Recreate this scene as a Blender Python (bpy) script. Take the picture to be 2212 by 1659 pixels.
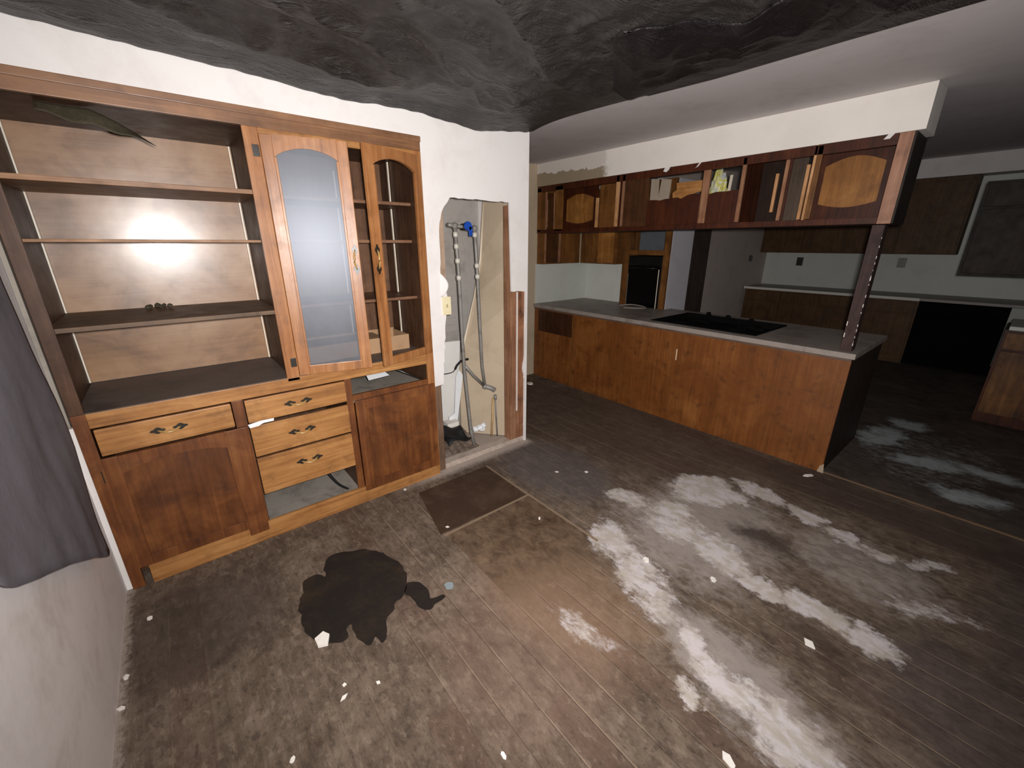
import bpy, bmesh, math, random
from mathutils import Vector, Matrix, noise
from mathutils.geometry import tessellate_polygon
random.seed(7)
S = bpy.context.scene
C = S.collection
for o in list(bpy.data.objects): bpy.data.objects.remove(o)

# ------------------------------------------------------------------ camera
CAM = Vector((-2.172, -2.458, 1.634))
yaw, pitch, roll = math.radians(-39.34), math.radians(18.76), 0.0
fwd = Vector((-math.sin(yaw)*math.cos(pitch), math.cos(yaw)*math.cos(pitch), -math.sin(pitch)))
rt = Vector((math.cos(yaw), math.sin(yaw), 0)); up = rt.cross(fwd)
cd = bpy.data.cameras.new('camera'); cam = bpy.data.objects.new('camera', cd); C.objects.link(cam)
m = Matrix((rt, up, -fwd)).transposed().to_4x4(); m.translation = CAM
cam.matrix_world = m
cd.sensor_width = 36; cd.sensor_fit = 'HORIZONTAL'; cd.lens = 14.458; cd.clip_start = 0.01
S.camera = cam
S.view_settings.view_transform = 'Standard'; S.view_settings.look = 'None'
S.view_settings.gamma = 1; S.view_settings.use_curve_mapping = False
S.view_settings.exposure = 0.0

# ------------------------------------------------------------------ world + light
w = bpy.data.worlds.new('world'); S.world = w; w.use_nodes = True
w.node_tree.nodes['Background'].inputs[0].default_value = (0.75, 0.85, 1, 1)
w.node_tree.nodes['Background'].inputs[1].default_value = 0.035
def lamp(name, loc, power, aim, size, blend, rad, col):
    l = bpy.data.lights.new(name, 'SPOT'); l.energy = power; l.spot_size = math.radians(size)
    l.spot_blend = blend; l.shadow_soft_size = rad; l.color = col
    o = bpy.data.objects.new(name, l); C.objects.link(o); o.location = loc
    o.rotation_euler = (Vector(aim)-Vector(loc)).to_track_quat('-Z', 'Y').to_euler(); return o
# the photographer's torch, held just above and beside the lens
TORCH = CAM + rt*0.05 + up*0.035
lamp('hand_torch', TORCH, 415, TORCH + fwd*2 + rt*0.05 + up*0.34, 162, 1.0, 0.03, (1.0, 0.965, 0.945))

# ------------------------------------------------------------------ helpers
def box(bm, x0, x1, y0, y1, z0, z1, bev=0.0):
    x0, x1 = sorted((x0, x1)); y0, y1 = sorted((y0, y1)); z0, z1 = sorted((z0, z1))
    r = bmesh.ops.create_cube(bm, size=1.0)
    for v in r['verts']:
        v.co = Vector(((x0+x1)/2+v.co.x*(x1-x0), (y0+y1)/2+v.co.y*(y1-y0), (z0+z1)/2+v.co.z*(z1-z0)))
    if bev > 0:
        es = {e for v in r['verts'] for e in v.link_edges}
        bmesh.ops.bevel(bm, geom=list(es), offset=bev, segments=2, affect='EDGES', profile=0.6)
def prism(bm, pts, f0, f1):
    """pts: 2d outline; f0/f1 map (a,b)->3d for the two faces"""
    a = [bm.verts.new(f0(*p)) for p in pts]; b = [bm.verts.new(f1(*p)) for p in pts]
    n = len(pts)
    for i in range(n): bm.faces.new((a[i], b[i], b[(i+1) % n], a[(i+1) % n]))
    for t in tessellate_polygon([[Vector((p[0], p[1], 0)) for p in pts]]):
        bm.faces.new([a[k] for k in t]); bm.faces.new([b[k] for k in reversed(t)])
def prism_y(bm, pts, y0, y1): prism(bm, pts, lambda x, z: Vector((x, y0, z)), lambda x, z: Vector((x, y1, z)))
def prism_x(bm, pts, x0, x1): prism(bm, pts, lambda y, z: Vector((x0, y, z)), lambda y, z: Vector((x1, y, z)))
def prism_z(bm, pts, z0, z1): prism(bm, pts, lambda x, y: Vector((x, y, z0)), lambda x, y: Vector((x, y, z1)))
def tube(bm, pts, r, seg=12, cap=True):
    pts = [Vector(p) for p in pts]; rs = r if isinstance(r, (list, tuple)) else [r]*len(pts)
    rings = []
    for i, p in enumerate(pts):
        d = (pts[min(i+1, len(pts)-1)]-pts[max(i-1, 0)]).normalized()
        q = d.to_track_quat('Z', 'Y')
        rings.append([bm.verts.new(p+q @ Vector((math.cos(2*math.pi*k/seg)*rs[i], math.sin(2*math.pi*k/seg)*rs[i], 0))) for k in range(seg)])
    for a, b in zip(rings, rings[1:]):
        for k in range(seg):
            f = bm.faces.new((a[k], a[(k+1) % seg], b[(k+1) % seg], b[k])); f.smooth = True
    if cap:
        bm.faces.new(list(reversed(rings[0]))); bm.faces.new(rings[-1])
def smooth_path(pts, n=6):
    P = [Vector(p) for p in pts]; out = []
    for i in range(len(P)-1):
        a, b, c, d = P[max(i-1, 0)], P[i], P[i+1], P[min(i+2, len(P)-1)]
        for k in range(n):
            t = k/n
            out.append(0.5*((2*b)+(c-a)*t+(2*a-5*b+4*c-d)*t*t+(3*b-a-3*c+d)*t**3))
    out.append(P[-1]); return out
def sheet(bm, fn, nu, nv, th=0.003, off=Vector((0, 0, 1))):
    g = [[bm.verts.new(fn(i/nu, j/nv)) for j in range(nv+1)] for i in range(nu+1)]
    h = [[bm.verts.new(fn(i/nu, j/nv)+off*th) for j in range(nv+1)] for i in range(nu+1)]
    def q(*v):
        f = bm.faces.new(v); f.smooth = True
    for i in range(nu):
        for j in range(nv):
            q(g[i][j], g[i+1][j], g[i+1][j+1], g[i][j+1]); q(h[i][j+1], h[i+1][j+1], h[i+1][j], h[i][j])
    for i in range(nu):
        q(g[i+1][0], g[i][0], h[i][0], h[i+1][0]); q(g[i][nv], g[i+1][nv], h[i+1][nv], h[i][nv])
    for j in range(nv):
        q(g[0][j], g[0][j+1], h[0][j+1], h[0][j]); q(g[nu][j+1], g[nu][j], h[nu][j], h[nu][j+1])
WL = {}
def obj(name, bm, mat, parent=None, local=False):
    """link a mesh; unless local, vertices are in world space and get moved into the parent's frame"""
    bmesh.ops.recalc_face_normals(bm, faces=bm.faces)
    if parent is not None and not local:
        M = WL[parent.name].inverted()
        bmesh.ops.transform(bm, matrix=M, verts=bm.verts)
    me = bpy.data.meshes.new(name); bm.to_mesh(me); bm.free(); me.materials.append(mat)
    o = bpy.data.objects.new(name, me); C.objects.link(o)
    if parent is not None:
        o.parent = parent; WL[o.name] = WL[parent.name].copy()
    else: WL[o.name] = Matrix.Identity(4)
    return o
def thing(name, label, cat, loc, group=None, rz=0):
    o = bpy.data.objects.new(name, None); C.objects.link(o); o.location = loc; o.rotation_euler = (0, 0, rz)
    o.empty_display_size = 0.1
    WL[o.name] = Matrix.Translation(loc) @ Matrix.Rotation(rz, 4, 'Z')
    o['label'] = label; o['category'] = cat
    if group: o['group'] = group
    return o
def tag(o, label, cat, group=None):
    o['label'] = label; o['category'] = cat
    if group: o['group'] = group
    return o
def single(name, label, cat, bm, mat, group=None):
    c = Vector((0, 0, 0))
    for v in bm.verts: c += v.co
    c /= max(1, len(bm.verts)); c.z = min(v.co.z for v in bm.verts)
    bmesh.ops.translate(bm, vec=-c, verts=bm.verts)
    o = obj(name, bm, mat); o.location = c; WL[o.name] = Matrix.Translation(c)
    return tag(o, label, cat, group)
def struct(name, bm, mat):
    o = obj(name, bm, mat); o['kind'] = 'structure'; return o
def B(*a, bev=0.0):
    bm = bmesh.new(); box(bm, *a, bev=bev); return bm
def BB(*boxes, bev=0.0):
    bm = bmesh.new()
    for b in boxes: box(bm, *b, bev=bev)
    return bm

# ------------------------------------------------------------------ materials
def sr(r, g, b):
    f = lambda c: (c/255/12.92) if c/255 <= 0.04045 else ((c/255+0.055)/1.055)**2.4
    return (f(r), f(g), f(b), 1)
class NT:
    def __init__(s, name):
        s.m = bpy.data.materials.new(name); s.m.use_nodes = True; s.t = s.m.node_tree
        s.b = s.t.nodes['Principled BSDF']; s.t.nodes['Material Output']
        s.tc = s.t.nodes.new('ShaderNodeTexCoord'); s.geo = s.t.nodes.new('ShaderNodeNewGeometry')
    def n(s, typ, **kw):
        x = s.t.nodes.new(typ)
        for k, v in kw.items(): setattr(x, k, v)
        return x
    def l(s, a, b): s.t.links.new(a, b)
    def put(s, sock, v):
        if isinstance(v, bpy.types.NodeSocket): s.l(v, sock)
        else: sock.default_value = v
    def math(s, op, a, b=0.0, clamp=False):
        x = s.n('ShaderNodeMath', operation=op, use_clamp=clamp); s.put(x.inputs[0], a); s.put(x.inputs[1], b); return x.outputs[0]
    def mapping(s, vec, loc=(0, 0, 0), rot=(0, 0, 0), scale=(1, 1, 1)):
        x = s.n('ShaderNodeMapping'); s.l(vec, x.inputs[0]); x.inputs[1].default_value = loc
        x.inputs[2].default_value = rot; x.inputs[3].default_value = scale; return x.outputs[0]
    def noise(s, vec, scale, detail=4, rough=0.6, dist=0.0):
        x = s.n('ShaderNodeTexNoise'); s.l(vec, x.inputs['Vector']); x.inputs['Scale'].default_value = scale
        x.inputs['Detail'].default_value = detail; x.inputs['Roughness'].default_value = rough
        x.inputs['Distortion'].default_value = dist; return x.outputs['Fac']
    def ramp(s, fac, stops):
        x = s.n('ShaderNodeValToRGB'); s.l(fac, x.inputs[0]); e = x.color_ramp.elements
        while len(e) < len(stops): e.new(0.5)
        for i, (p, c) in enumerate(stops):
            e[i].position = p; e[i].color = c if len(c) == 4 else (*c, 1)
        return x.outputs[0]
    def mix(s, fac, a, b, blend='MIX'):
        x = s.n('ShaderNodeMix', data_type='RGBA', blend_type=blend); s.put(x.inputs[0], fac); s.put(x.inputs[6], a); s.put(x.inputs[7], b); return x.outputs[2]
    def step(s, v, a, b):
        x = s.n('ShaderNodeMapRange', interpolation_type='SMOOTHSTEP'); s.put(x.inputs[0], v)
        x.inputs[1].default_value = a; x.inputs[2].default_value = b; return x.outputs[0]
    def bump(s, h, strength=0.3, dist=0.01):
        x = s.n('ShaderNodeBump'); s.l(h, x.inputs['Height']); x.inputs['Strength'].default_value = strength
        x.inputs['Distance'].default_value = dist; s.l(x.outputs[0], s.b.inputs['Normal'])
    def fin(s, col, rough=0.6, spec=0.4, metal=0.0, coat=0.0):
        s.put(s.b.inputs['Base Color'], col); s.put(s.b.inputs['Roughness'], rough)
        s.b.inputs['Specular IOR Level'].default_value = spec; s.b.inputs['Metallic'].default_value = metal
        s.b.inputs['Coat Weight'].default_value = coat; s.b.inputs['Coat Roughness'].default_value = 0.24
        return s.m
def wood(name, dark, mid, light, grain='z', rough=0.45, spec=0.5, blotch=0.5, coat=0.0, dirt=0.35, seed=0.0, plank=None, k=1.0, contrast=1.0):
    kk = lambda c: (c[0]*k, c[1]*k, c[2]*k, 1)
    dark, mid, light = kk(dark), kk(mid), kk(light)
    if contrast != 1.0:
        lp = lambda c: tuple(mid[i]+(c[i]-mid[i])*contrast for i in range(3))+(1,)
        dark, light = lp(dark), lp(light)
    t = NT(name); v = t.mapping(t.geo.outputs['Position'], loc=(seed, seed*1.7, seed*0.6))
    sc = {'x': (1.2, 22, 22), 'y': (22, 1.2, 22), 'z': (22, 22, 1.2)}[grain]
    g = t.noise(t.mapping(v, scale=sc), 1.6, 6, 0.65, 0.6)
    bl = t.noise(v, 3.2, 5, 0.62, 0.8)
    bl2 = t.noise(t.mapping(v, loc=(4, 2, 1)), 11, 4, 0.6)
    f = t.math('ADD', t.math('MULTIPLY', g, 1-blotch*0.6), t.math('MULTIPLY', bl, blotch*0.6))
    col = t.ramp(f, [(0.33, dark), (0.50, mid), (0.66, light)])
    if plank:
        ax, wd = plank
        sep = t.n('ShaderNodeSeparateXYZ'); t.l(v, sep.inputs[0]); c = sep.outputs['xyz'.index(ax)]
        i = t.math('FLOOR', t.math('DIVIDE', c, wd)); wn = t.n('ShaderNodeTexWhiteNoise', noise_dimensions='1D'); t.l(i, wn.inputs['W'])
        col = t.mix(t.math('MULTIPLY', wn.outputs['Value'], 0.45), col, t.mix(0.5, dark, mid), 'MIX')
    dm = t.math('MULTIPLY', t.step(bl2, 0.52, 0.75), dirt)
    col = t.mix(dm, col, (dark[0]*0.5, dark[1]*0.5, dark[2]*0.5, 1))
    t.bump(g, 0.12, 0.004)
    return t.fin(col, t.math('ADD', t.math('MULTIPLY', bl2, 0.25), rough-0.12), spec, coat=coat)
honey = wood('honey_wood', sr(125, 78, 40), sr(182, 126, 72), sr(214, 158, 98), 'x', 0.45, 0.4, 0.7, seed=1, k=0.72)
honey_v = wood('honey_wood_upright', sr(135, 84, 48), sr(184, 122, 72), sr(208, 148, 96), 'z', 0.38, 0.5, 0.6, seed=2, k=0.66)
redwood = wood('stained_door_wood', sr(84, 46, 22), sr(132, 76, 38), sr(168, 108, 58), 'z', 0.5, 0.4, 0.9, dirt=0.3, seed=3, k=0.60)
backply = wood('varnished_plywood_back', sr(132, 92, 58), sr(184, 136, 92), sr(206, 162, 118), 'x', 0.44, 0.5, 1.25, dirt=0.3, seed=4, coat=0.7, k=0.58, contrast=0.9)
darkin = wood('dark_interior_wood', sr(52, 32, 20), sr(84, 56, 38), sr(108, 76, 54), 'z', 0.5, 0.35, 0.8, seed=5, k=0.75)
shelfw = wood('shelf_wood', sr(120, 84, 56), sr(160, 116, 80), sr(190, 146, 106), 'x', 0.5, 0.4, 0.8, seed=6, k=0.80)
kwood = wood('kitchen_cabinet_wood', sr(64, 38, 16), sr(114, 72, 32), sr(152, 102, 50), 'z', 0.5, 0.35, 0.9, seed=7, k=0.85)
kwood_l = wood('kitchen_light_wood', sr(140, 96, 58), sr(186, 136, 90), sr(214, 168, 124), 'z', 0.5, 0.35, 0.7, seed=8, k=0.95)
kback = wood('kitchen_red_back_panel', sr(46, 20, 10), sr(74, 34, 16), sr(98, 50, 24), 'z', 0.5, 0.3, 0.7, seed=9, k=0.80)
kpanel = wood('kitchen_arched_panel', sr(104, 66, 28), sr(150, 98, 46), sr(184, 128, 66), 'z', 0.5, 0.35, 1.0, seed=10, k=0.95)
pen = wood('peninsula_veneer', sr(106, 60, 24), sr(156, 92, 42), sr(190, 124, 64), 'z', 0.42, 0.45, 0.95, dirt=0.6, seed=11, plank=('y', 0.2), k=0.60, contrast=0.9)
fardark = wood('far_cabinet_wood', sr(74, 48, 24), sr(110, 76, 42), sr(132, 96, 58), 'z', 0.55, 0.3, 0.8, seed=12, k=0.55)
stud = wood('bare_stud_wood', sr(112, 74, 54), sr(152, 108, 80), sr(178, 134, 104), 'z', 0.8, 0.2, 0.7, seed=13, k=0.85)
postw = wood('dark_post_wood', sr(44, 28, 26), sr(70, 48, 44), sr(92, 66, 60), 'z', 0.6, 0.3, 0.6, seed=14, k=0.70)

def paint(name, base, spot, amount=0.3, rough=0.7, scale=4.0, bumpk=0.15, spec=0.25):
    t = NT(name); v = t.geo.outputs['Position']
    a = t.noise(v, scale, 6, 0.6, 0.5); b = t.noise(v, scale*9, 4, 0.6)
    f = t.math('MULTIPLY', t.step(t.math('ADD', t.math('MULTIPLY', a, 0.8), t.math('MULTIPLY', b, 0.2)), 0.45, 0.72), amount)
    t.bump(b, bumpk, 0.004)
    return t.fin(t.mix(f, base, spot), rough, spec)
white = paint('white_drywall_paint', sr(226, 221, 218), sr(196, 188, 180), 0.35)
white_l = paint('scuffed_white_wall', sr(240, 234, 232), sr(200, 190, 184), 0.6, scale=3.0)
ceil_m = paint('pale_grey_ceiling', sr(214, 208, 208), sr(178, 172, 170), 0.5, scale=2.0)
tan = paint('bare_tan_drywall', sr(190, 172, 148), sr(164, 146, 122), 0.6, scale=2.5)
greyb = paint('grey_board_backing', sr(166, 160, 154), sr(124, 116, 110), 0.7, scale=3.0)
backsplash = paint('backsplash_laminate', sr(204, 206, 198), sr(182, 184, 176), 0.4, 0.4)
hall = paint('hall_wall_paint', sr(196, 182, 172), sr(170, 156, 146), 0.5)
counter = paint('grey_laminate_counter', sr(150, 140, 132), sr(110, 100, 92), 0.8, 0.45, 6.0, spec=0.4)
dusty = paint('dusty_hutch_counter', sr(104, 90, 82), sr(72, 60, 54), 0.8, 0.6, 5.0)
greyfloor = paint('dusty_cabinet_floor', sr(150, 142, 132), sr(104, 96, 90), 0.8, 0.8, 7.0)
cream = paint('cream_plastic', sr(226, 214, 176), sr(190, 176, 136), 0.4, 0.4, 20)
chipm = paint('plaster_chip', sr(232, 226, 218), sr(196, 186, 176), 0.5, 0.8, 30)
cardb = paint('cardboard', sr(170, 136, 104), sr(140, 108, 80), 0.5, 0.8, 8)
paperm = paint('white_paper', sr(232, 234, 236), sr(200, 202, 206), 0.3, 0.7, 12)
cloth = paint('grey_cloth', sr(112, 108, 114), sr(84, 82, 88), 0.6, 0.85, 3.0, 0.3)
blackm = paint('black_enamel', sr(16, 15, 15), sr(30, 27, 25), 0.6, 0.35, 8.0, spec=0.4)
rangem = paint('black_range_cavity', sr(9, 8, 8), sr(16, 14, 13), 0.6, 0.85, 8.0, spec=0.1)
rubber = paint('black_rubber', sr(26, 25, 26), sr(40, 38, 38), 0.5, 0.6, 10)
ovenpanel = paint('grey_blue_oven_cavity', sr(96, 102, 106), sr(64, 68, 70), 0.6, 0.5, 6.0)
galv = paint('galvanised_pipe', sr(132, 128, 122), sr(84, 78, 72), 0.7, 0.45, 14.0, spec=0.6)
solder = paint('pipe_fitting', sr(206, 200, 188), sr(150, 140, 124), 0.5, 0.35, 20.0, spec=0.7)
bluem = paint('blue_valve_handle', sr(34, 76, 168), sr(24, 50, 120), 0.5, 0.4, 20.0)
iron = paint('dark_pull_metal', sr(38, 32, 26), sr(70, 56, 36), 0.5, 0.35, 30.0, spec=0.7)
brass = paint('worn_brass_pull', sr(176, 140, 84), sr(96, 72, 40), 0.5, 0.3, 30.0, spec=0.8)
metalstrip = paint('pale_shelf_standard', sr(232, 222, 204), sr(190, 176, 150), 0.4, 0.35, 20.0, spec=0.6)
insul = paint('dirty_rubble', sr(120, 104, 92), sr(60, 48, 40), 0.9, 0.95, 14.0, 0.6)
darkglass = paint('dark_oven_glass', sr(8, 8, 9), sr(14, 14, 15), 0.4, 0.12, 5.0, spec=0.5)
tornw = paint('torn_dark_veneer', sr(64, 58, 44), sr(104, 96, 78), 0.6, 0.8, 8.0)

def plastic_sheet(name, base, spot, rough):
    t = NT(name); v = t.geo.outputs['Position']
    a = t.noise(t.mapping(v, rot=(0, 0, 0.5), scale=(1, 3.0, 1)), 2.4, 6, 0.7, 1.2)
    b = t.noise(v, 16, 5, 0.7, 0.6)
    r = t.n('ShaderNodeMath', operation='ABSOLUTE'); t.l(t.math('SUBTRACT', a, 0.5), r.inputs[0])
    t.bump(t.math('ADD', t.math('MULTIPLY', r.outputs[0], 1.0), t.math('MULTIPLY', b, 0.06)), 0.55, 0.12)
    return t.fin(t.mix(t.step(b, 0.4, 0.75), base, spot), rough, 0.5)
poly = plastic_sheet('black_poly_sheeting', sr(42, 40, 39), sr(60, 57, 54), 0.40)
poly2 = plastic_sheet('second_poly_sheet', sr(13, 8, 10), sr(26, 18, 21), 0.5)

def glassmat():
    t = NT('dusty_glass'); nt = t.t; out = nt.nodes['Material Output']
    tr = t.n('ShaderNodeBsdfTransparent'); tr.inputs[0].default_value = (0.80, 0.82, 0.85, 1)
    gl = t.n('ShaderNodeBsdfGlossy'); gl.inputs['Roughness'].default_value = 0.40; gl.inputs[0].default_value = (0.85, 0.9, 1, 1)
    df = t.n('ShaderNodeBsdfDiffuse'); df.inputs[0].default_value = (0.30, 0.31, 0.34, 1)
    v = t.geo.outputs['Position']; d = t.math('ADD', t.math('MULTIPLY', t.noise(v, 6, 5, 0.6), 0.22), 0.06)
    m1 = t.n('ShaderNodeMixShader'); t.l(d, m1.inputs[0]); t.l(tr.outputs[0], m1.inputs[1]); t.l(df.outputs[0], m1.inputs[2])
    m2 = t.n('ShaderNodeMixShader'); m2.inputs[0].default_value = 0.03; t.l(m1.outputs[0], m2.inputs[1]); t.l(gl.outputs[0], m2.inputs[2])
    t.l(m2.outputs[0], out.inputs[0]); return t.m
glass = glassmat()

def sofmat():
    t = NT('soffit_paint'); v = t.geo.outputs['Position']
    sep = t.n('ShaderNodeSeparateXYZ'); t.l(v, sep.inputs[0])
    n1 = t.noise(v, 7, 5, 0.65); 
    zz = t.math('ADD', sep.outputs[2], t.math('MULTIPLY', t.math('SUBTRACT', n1, 0.5), 0.16))
    lim = t.math('ADD', 2.345, t.math('MULTIPLY', sep.outputs[1], 0.035))
    low = t.math('LESS_THAN', zz, lim)
    left = t.step(t.math('ADD', sep.outputs[1], t.math('MULTIPLY', t.math('SUBTRACT', n1, 0.5), 0.3)), 0.40, 0.48)
    f = t.math('MULTIPLY', low, left)
    base = t.mix(t.math('MULTIPLY', t.step(t.noise(v, 3, 5), 0.4, 0.7), 0.25), sr(232, 226, 218), sr(206, 198, 188))
    base = t.mix(t.math('MULTIPLY', left, 0.5), base, sr(186, 176, 166))
    t.bump(n1, 0.1, 0.004)
    return t.fin(t.mix(f, base, sr(150, 134, 112)), 0.6, 0.3)
soff = sofmat()

def floormat():
    t = NT('worn_subfloor_boards'); P = t.geo.outputs['Position']
    sep = t.n('ShaderNodeSeparateXYZ'); t.l(P, sep.inputs[0]); X, Y = sep.outputs[0], sep.outputs[1]
    # coordinates with an organic wobble for stains
    nn = t.n('ShaderNodeTexNoise'); t.l(P, nn.inputs['Vector']); nn.inputs['Scale'].default_value = 3.5; nn.inputs['Detail'].default_value = 6; nn.inputs['Roughness'].default_value = 0.7
    off = t.n('ShaderNodeVectorMath', operation='SUBTRACT'); t.l(nn.outputs['Color'], off.inputs[0]); off.inputs[1].default_value = (0.5, 0.5, 0.5)
    sc = t.n('ShaderNodeVectorMath', operation='MULTIPLY'); t.l(off.outputs[0], sc.inputs[0]); sc.inputs[1].default_value = (0.30, 0.50, 0)
    ad = t.n('ShaderNodeVectorMath', operation='ADD'); t.l(P, ad.inputs[0]); t.l(sc.outputs[0], ad.inputs[1]); PW = ad.outputs[0]
    def ell(cx, cy, rx, ry, ang=0.0, soft=0.5, src=None):
        mp = t.n('ShaderNodeMapping'); mp.vector_type = 'TEXTURE'; t.l(src or PW, mp.inputs[0])
        mp.inputs[1].default_value = (cx, cy, 0); mp.inputs[2].default_value = (0, 0, math.radians(ang)); mp.inputs[3].default_value = (rx, ry, 1000)
        ln = t.n('ShaderNodeVectorMath', operation='LENGTH'); t.l(mp.outputs[0], ln.inputs[0])
        return t.step(ln.outputs['Value'], 1.0+soft*0.5, 1.0-soft)
    def mx(*a):
        r = a[0]
        for b in a[1:]: r = t.math('MAXIMUM', r, b)
        return r
    # boards run along y
    wd = 0.118; u = t.math('DIVIDE', X, wd); i = t.math('FLOOR', u); fr = t.math('FRACT', u)
    wn = t.n('ShaderNodeTexWhiteNoise', noise_dimensions='1D'); t.l(i, wn.inputs['W'])
    yy = t.math('ADD', Y, t.math('MULTIPLY', wn.outputs['Value'], 2.7)); j = t.math('FLOOR', t.math('DIVIDE', yy, 1.35))
    cmb = t.n('ShaderNodeCombineXYZ'); t.l(i, cmb.inputs[0]); t.l(j, cmb.inputs[1])
    wn2 = t.n('ShaderNodeTexWhiteNoise', noise_dimensions='2D'); t.l(cmb.outputs[0], wn2.inputs['Vector']); rnd = wn2.outputs['Value']
    grain = t.noise(t.mapping(P, scale=(26, 2.0, 1)), 1.8, 7, 0.7, 0.5)
    bl = t.noise(P, 2.6, 7, 0.68, 0.6); bl2 = t.noise(t.mapping(P, scale=(1.6, 1, 1)), 9, 6, 0.72, 0.4)
    chunk = t.noise(t.mapping(P, scale=(2.0, 0.9, 1)), 15, 4, 0.72, 0.3)
    fine = t.noise(t.mapping(P, scale=(1.5, 1.0, 1)), 30, 5, 0.75)
    f = t.math('ADD', t.math('ADD', t.math('MULTIPLY', grain, 0.16), t.math('MULTIPLY', bl, 0.42)), t.math('MULTIPLY', bl2, 0.42))
    col = t.ramp(f, [(0.36, sr(60, 49, 42)), (0.47, sr(92, 78, 66)), (0.56, sr(112, 97, 84)), (0.68, sr(132, 117, 103))])
    col = t.mix(t.math('MULTIPLY', t.step(rnd, 0.6, 0.95), 0.45), col, sr(84, 62, 52))
    col = t.mix(t.math('MULTIPLY', t.step(fine, 0.50, 0.66), 0.55), col, sr(62, 52, 44))
    col = t.mix(t.math('MULTIPLY', t.step(chunk, 0.56, 0.68), 0.55), col, sr(54, 44, 38))
    col = t.mix(t.math('MULTIPLY', t.step(chunk, 0.46, 0.36), 0.28), col, sr(150, 134, 118))
    # pinkish worn boards mid-room, cool grey boards by the wall corner
    col = t.mix(t.math('MULTIPLY', ell(-1.25, -1.45, 0.45, 0.5), 0.30), col, sr(134, 108, 94))
    col = t.mix(t.math('MULTIPLY', ell(-0.95, -1.35, 0.35, 0.55), 0.35), col, sr(142, 112, 86))
    col = t.mix(t.math('MULTIPLY', ell(-0.15, -0.45, 0.36, 0.6, 0, 0.3), 0.55), col, sr(92, 86, 86))
    # darker floor areas
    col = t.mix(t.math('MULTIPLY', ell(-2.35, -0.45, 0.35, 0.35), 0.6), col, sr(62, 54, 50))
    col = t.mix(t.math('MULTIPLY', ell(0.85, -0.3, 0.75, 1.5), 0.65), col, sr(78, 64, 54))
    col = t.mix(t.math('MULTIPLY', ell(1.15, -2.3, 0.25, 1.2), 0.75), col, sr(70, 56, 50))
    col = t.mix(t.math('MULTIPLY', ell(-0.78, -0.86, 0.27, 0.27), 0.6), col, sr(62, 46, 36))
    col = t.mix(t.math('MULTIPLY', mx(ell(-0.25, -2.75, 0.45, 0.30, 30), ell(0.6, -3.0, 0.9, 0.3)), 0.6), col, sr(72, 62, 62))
    # cut patch where the boards were replaced by a dark panel
    def rect(x0, x1, y0, y1):
        a = t.math('MULTIPLY', t.math('GREATER_THAN', X, x0), t.math('LESS_THAN', X, x1))
        b = t.math('MULTIPLY', t.math('GREATER_THAN', Y, y0), t.math('LESS_THAN', Y, y1))
        return t.math('MULTIPLY', a, b)
    patch2 = t.math('MULTIPLY', rect(-1.19, -0.55, -1.6, -0.64), t.step(t.math('ADD', Y, t.math('MULTIPLY', bl2, 0.5)), -1.15, -0.85))
    # joints
    jn = t.math('MULTIPLY', t.math('MAXIMUM', t.math('GREATER_THAN', fr, 0.962), t.math('LESS_THAN', fr, 0.012)), t.math('SUBTRACT', 1.0, patch2))
    jvis = t.step(t.noise(t.mapping(P, scale=(3, 1.0, 1)), 2.0, 3), 0.42, 0.58)
    jvis = t.math('MULTIPLY', jvis, t.math('ADD', t.math('MULTIPLY', t.step(X, -1.85, -1.25), 0.85), 0.15))
    lightj = t.mix(0.6, col, sr(160, 138, 116))
    col = t.mix(t.math('MULTIPLY', t.math('MULTIPLY', jn, jvis), 0.75), col, lightj)
    jd = t.math('MULTIPLY', t.math('MULTIPLY', t.math('LESS_THAN', t.math('ABSOLUTE', t.math('SUBTRACT', fr, 0.95)), 0.014), t.math('SUBTRACT', 1.0, patch2)), t.math('ADD', t.math('MULTIPLY', t.step(X, -1.9, -1.3), 0.8), 0.2))
    col = t.mix(t.math('MULTIPLY', jd, 0.55), col, sr(40, 32, 28))
    p2c = t.ramp(bl2, [(0.35, sr(62, 46, 34)), (0.52, sr(98, 78, 60)), (0.7, sr(120, 98, 78))])
    col = t.mix(t.math('MULTIPLY', patch2, 0.75), col, p2c)
    # chalky white residue
    streak = t.noise(t.mapping(P, scale=(24, 5.0, 1)), 1.6, 8, 0.82, 0.2)
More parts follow.
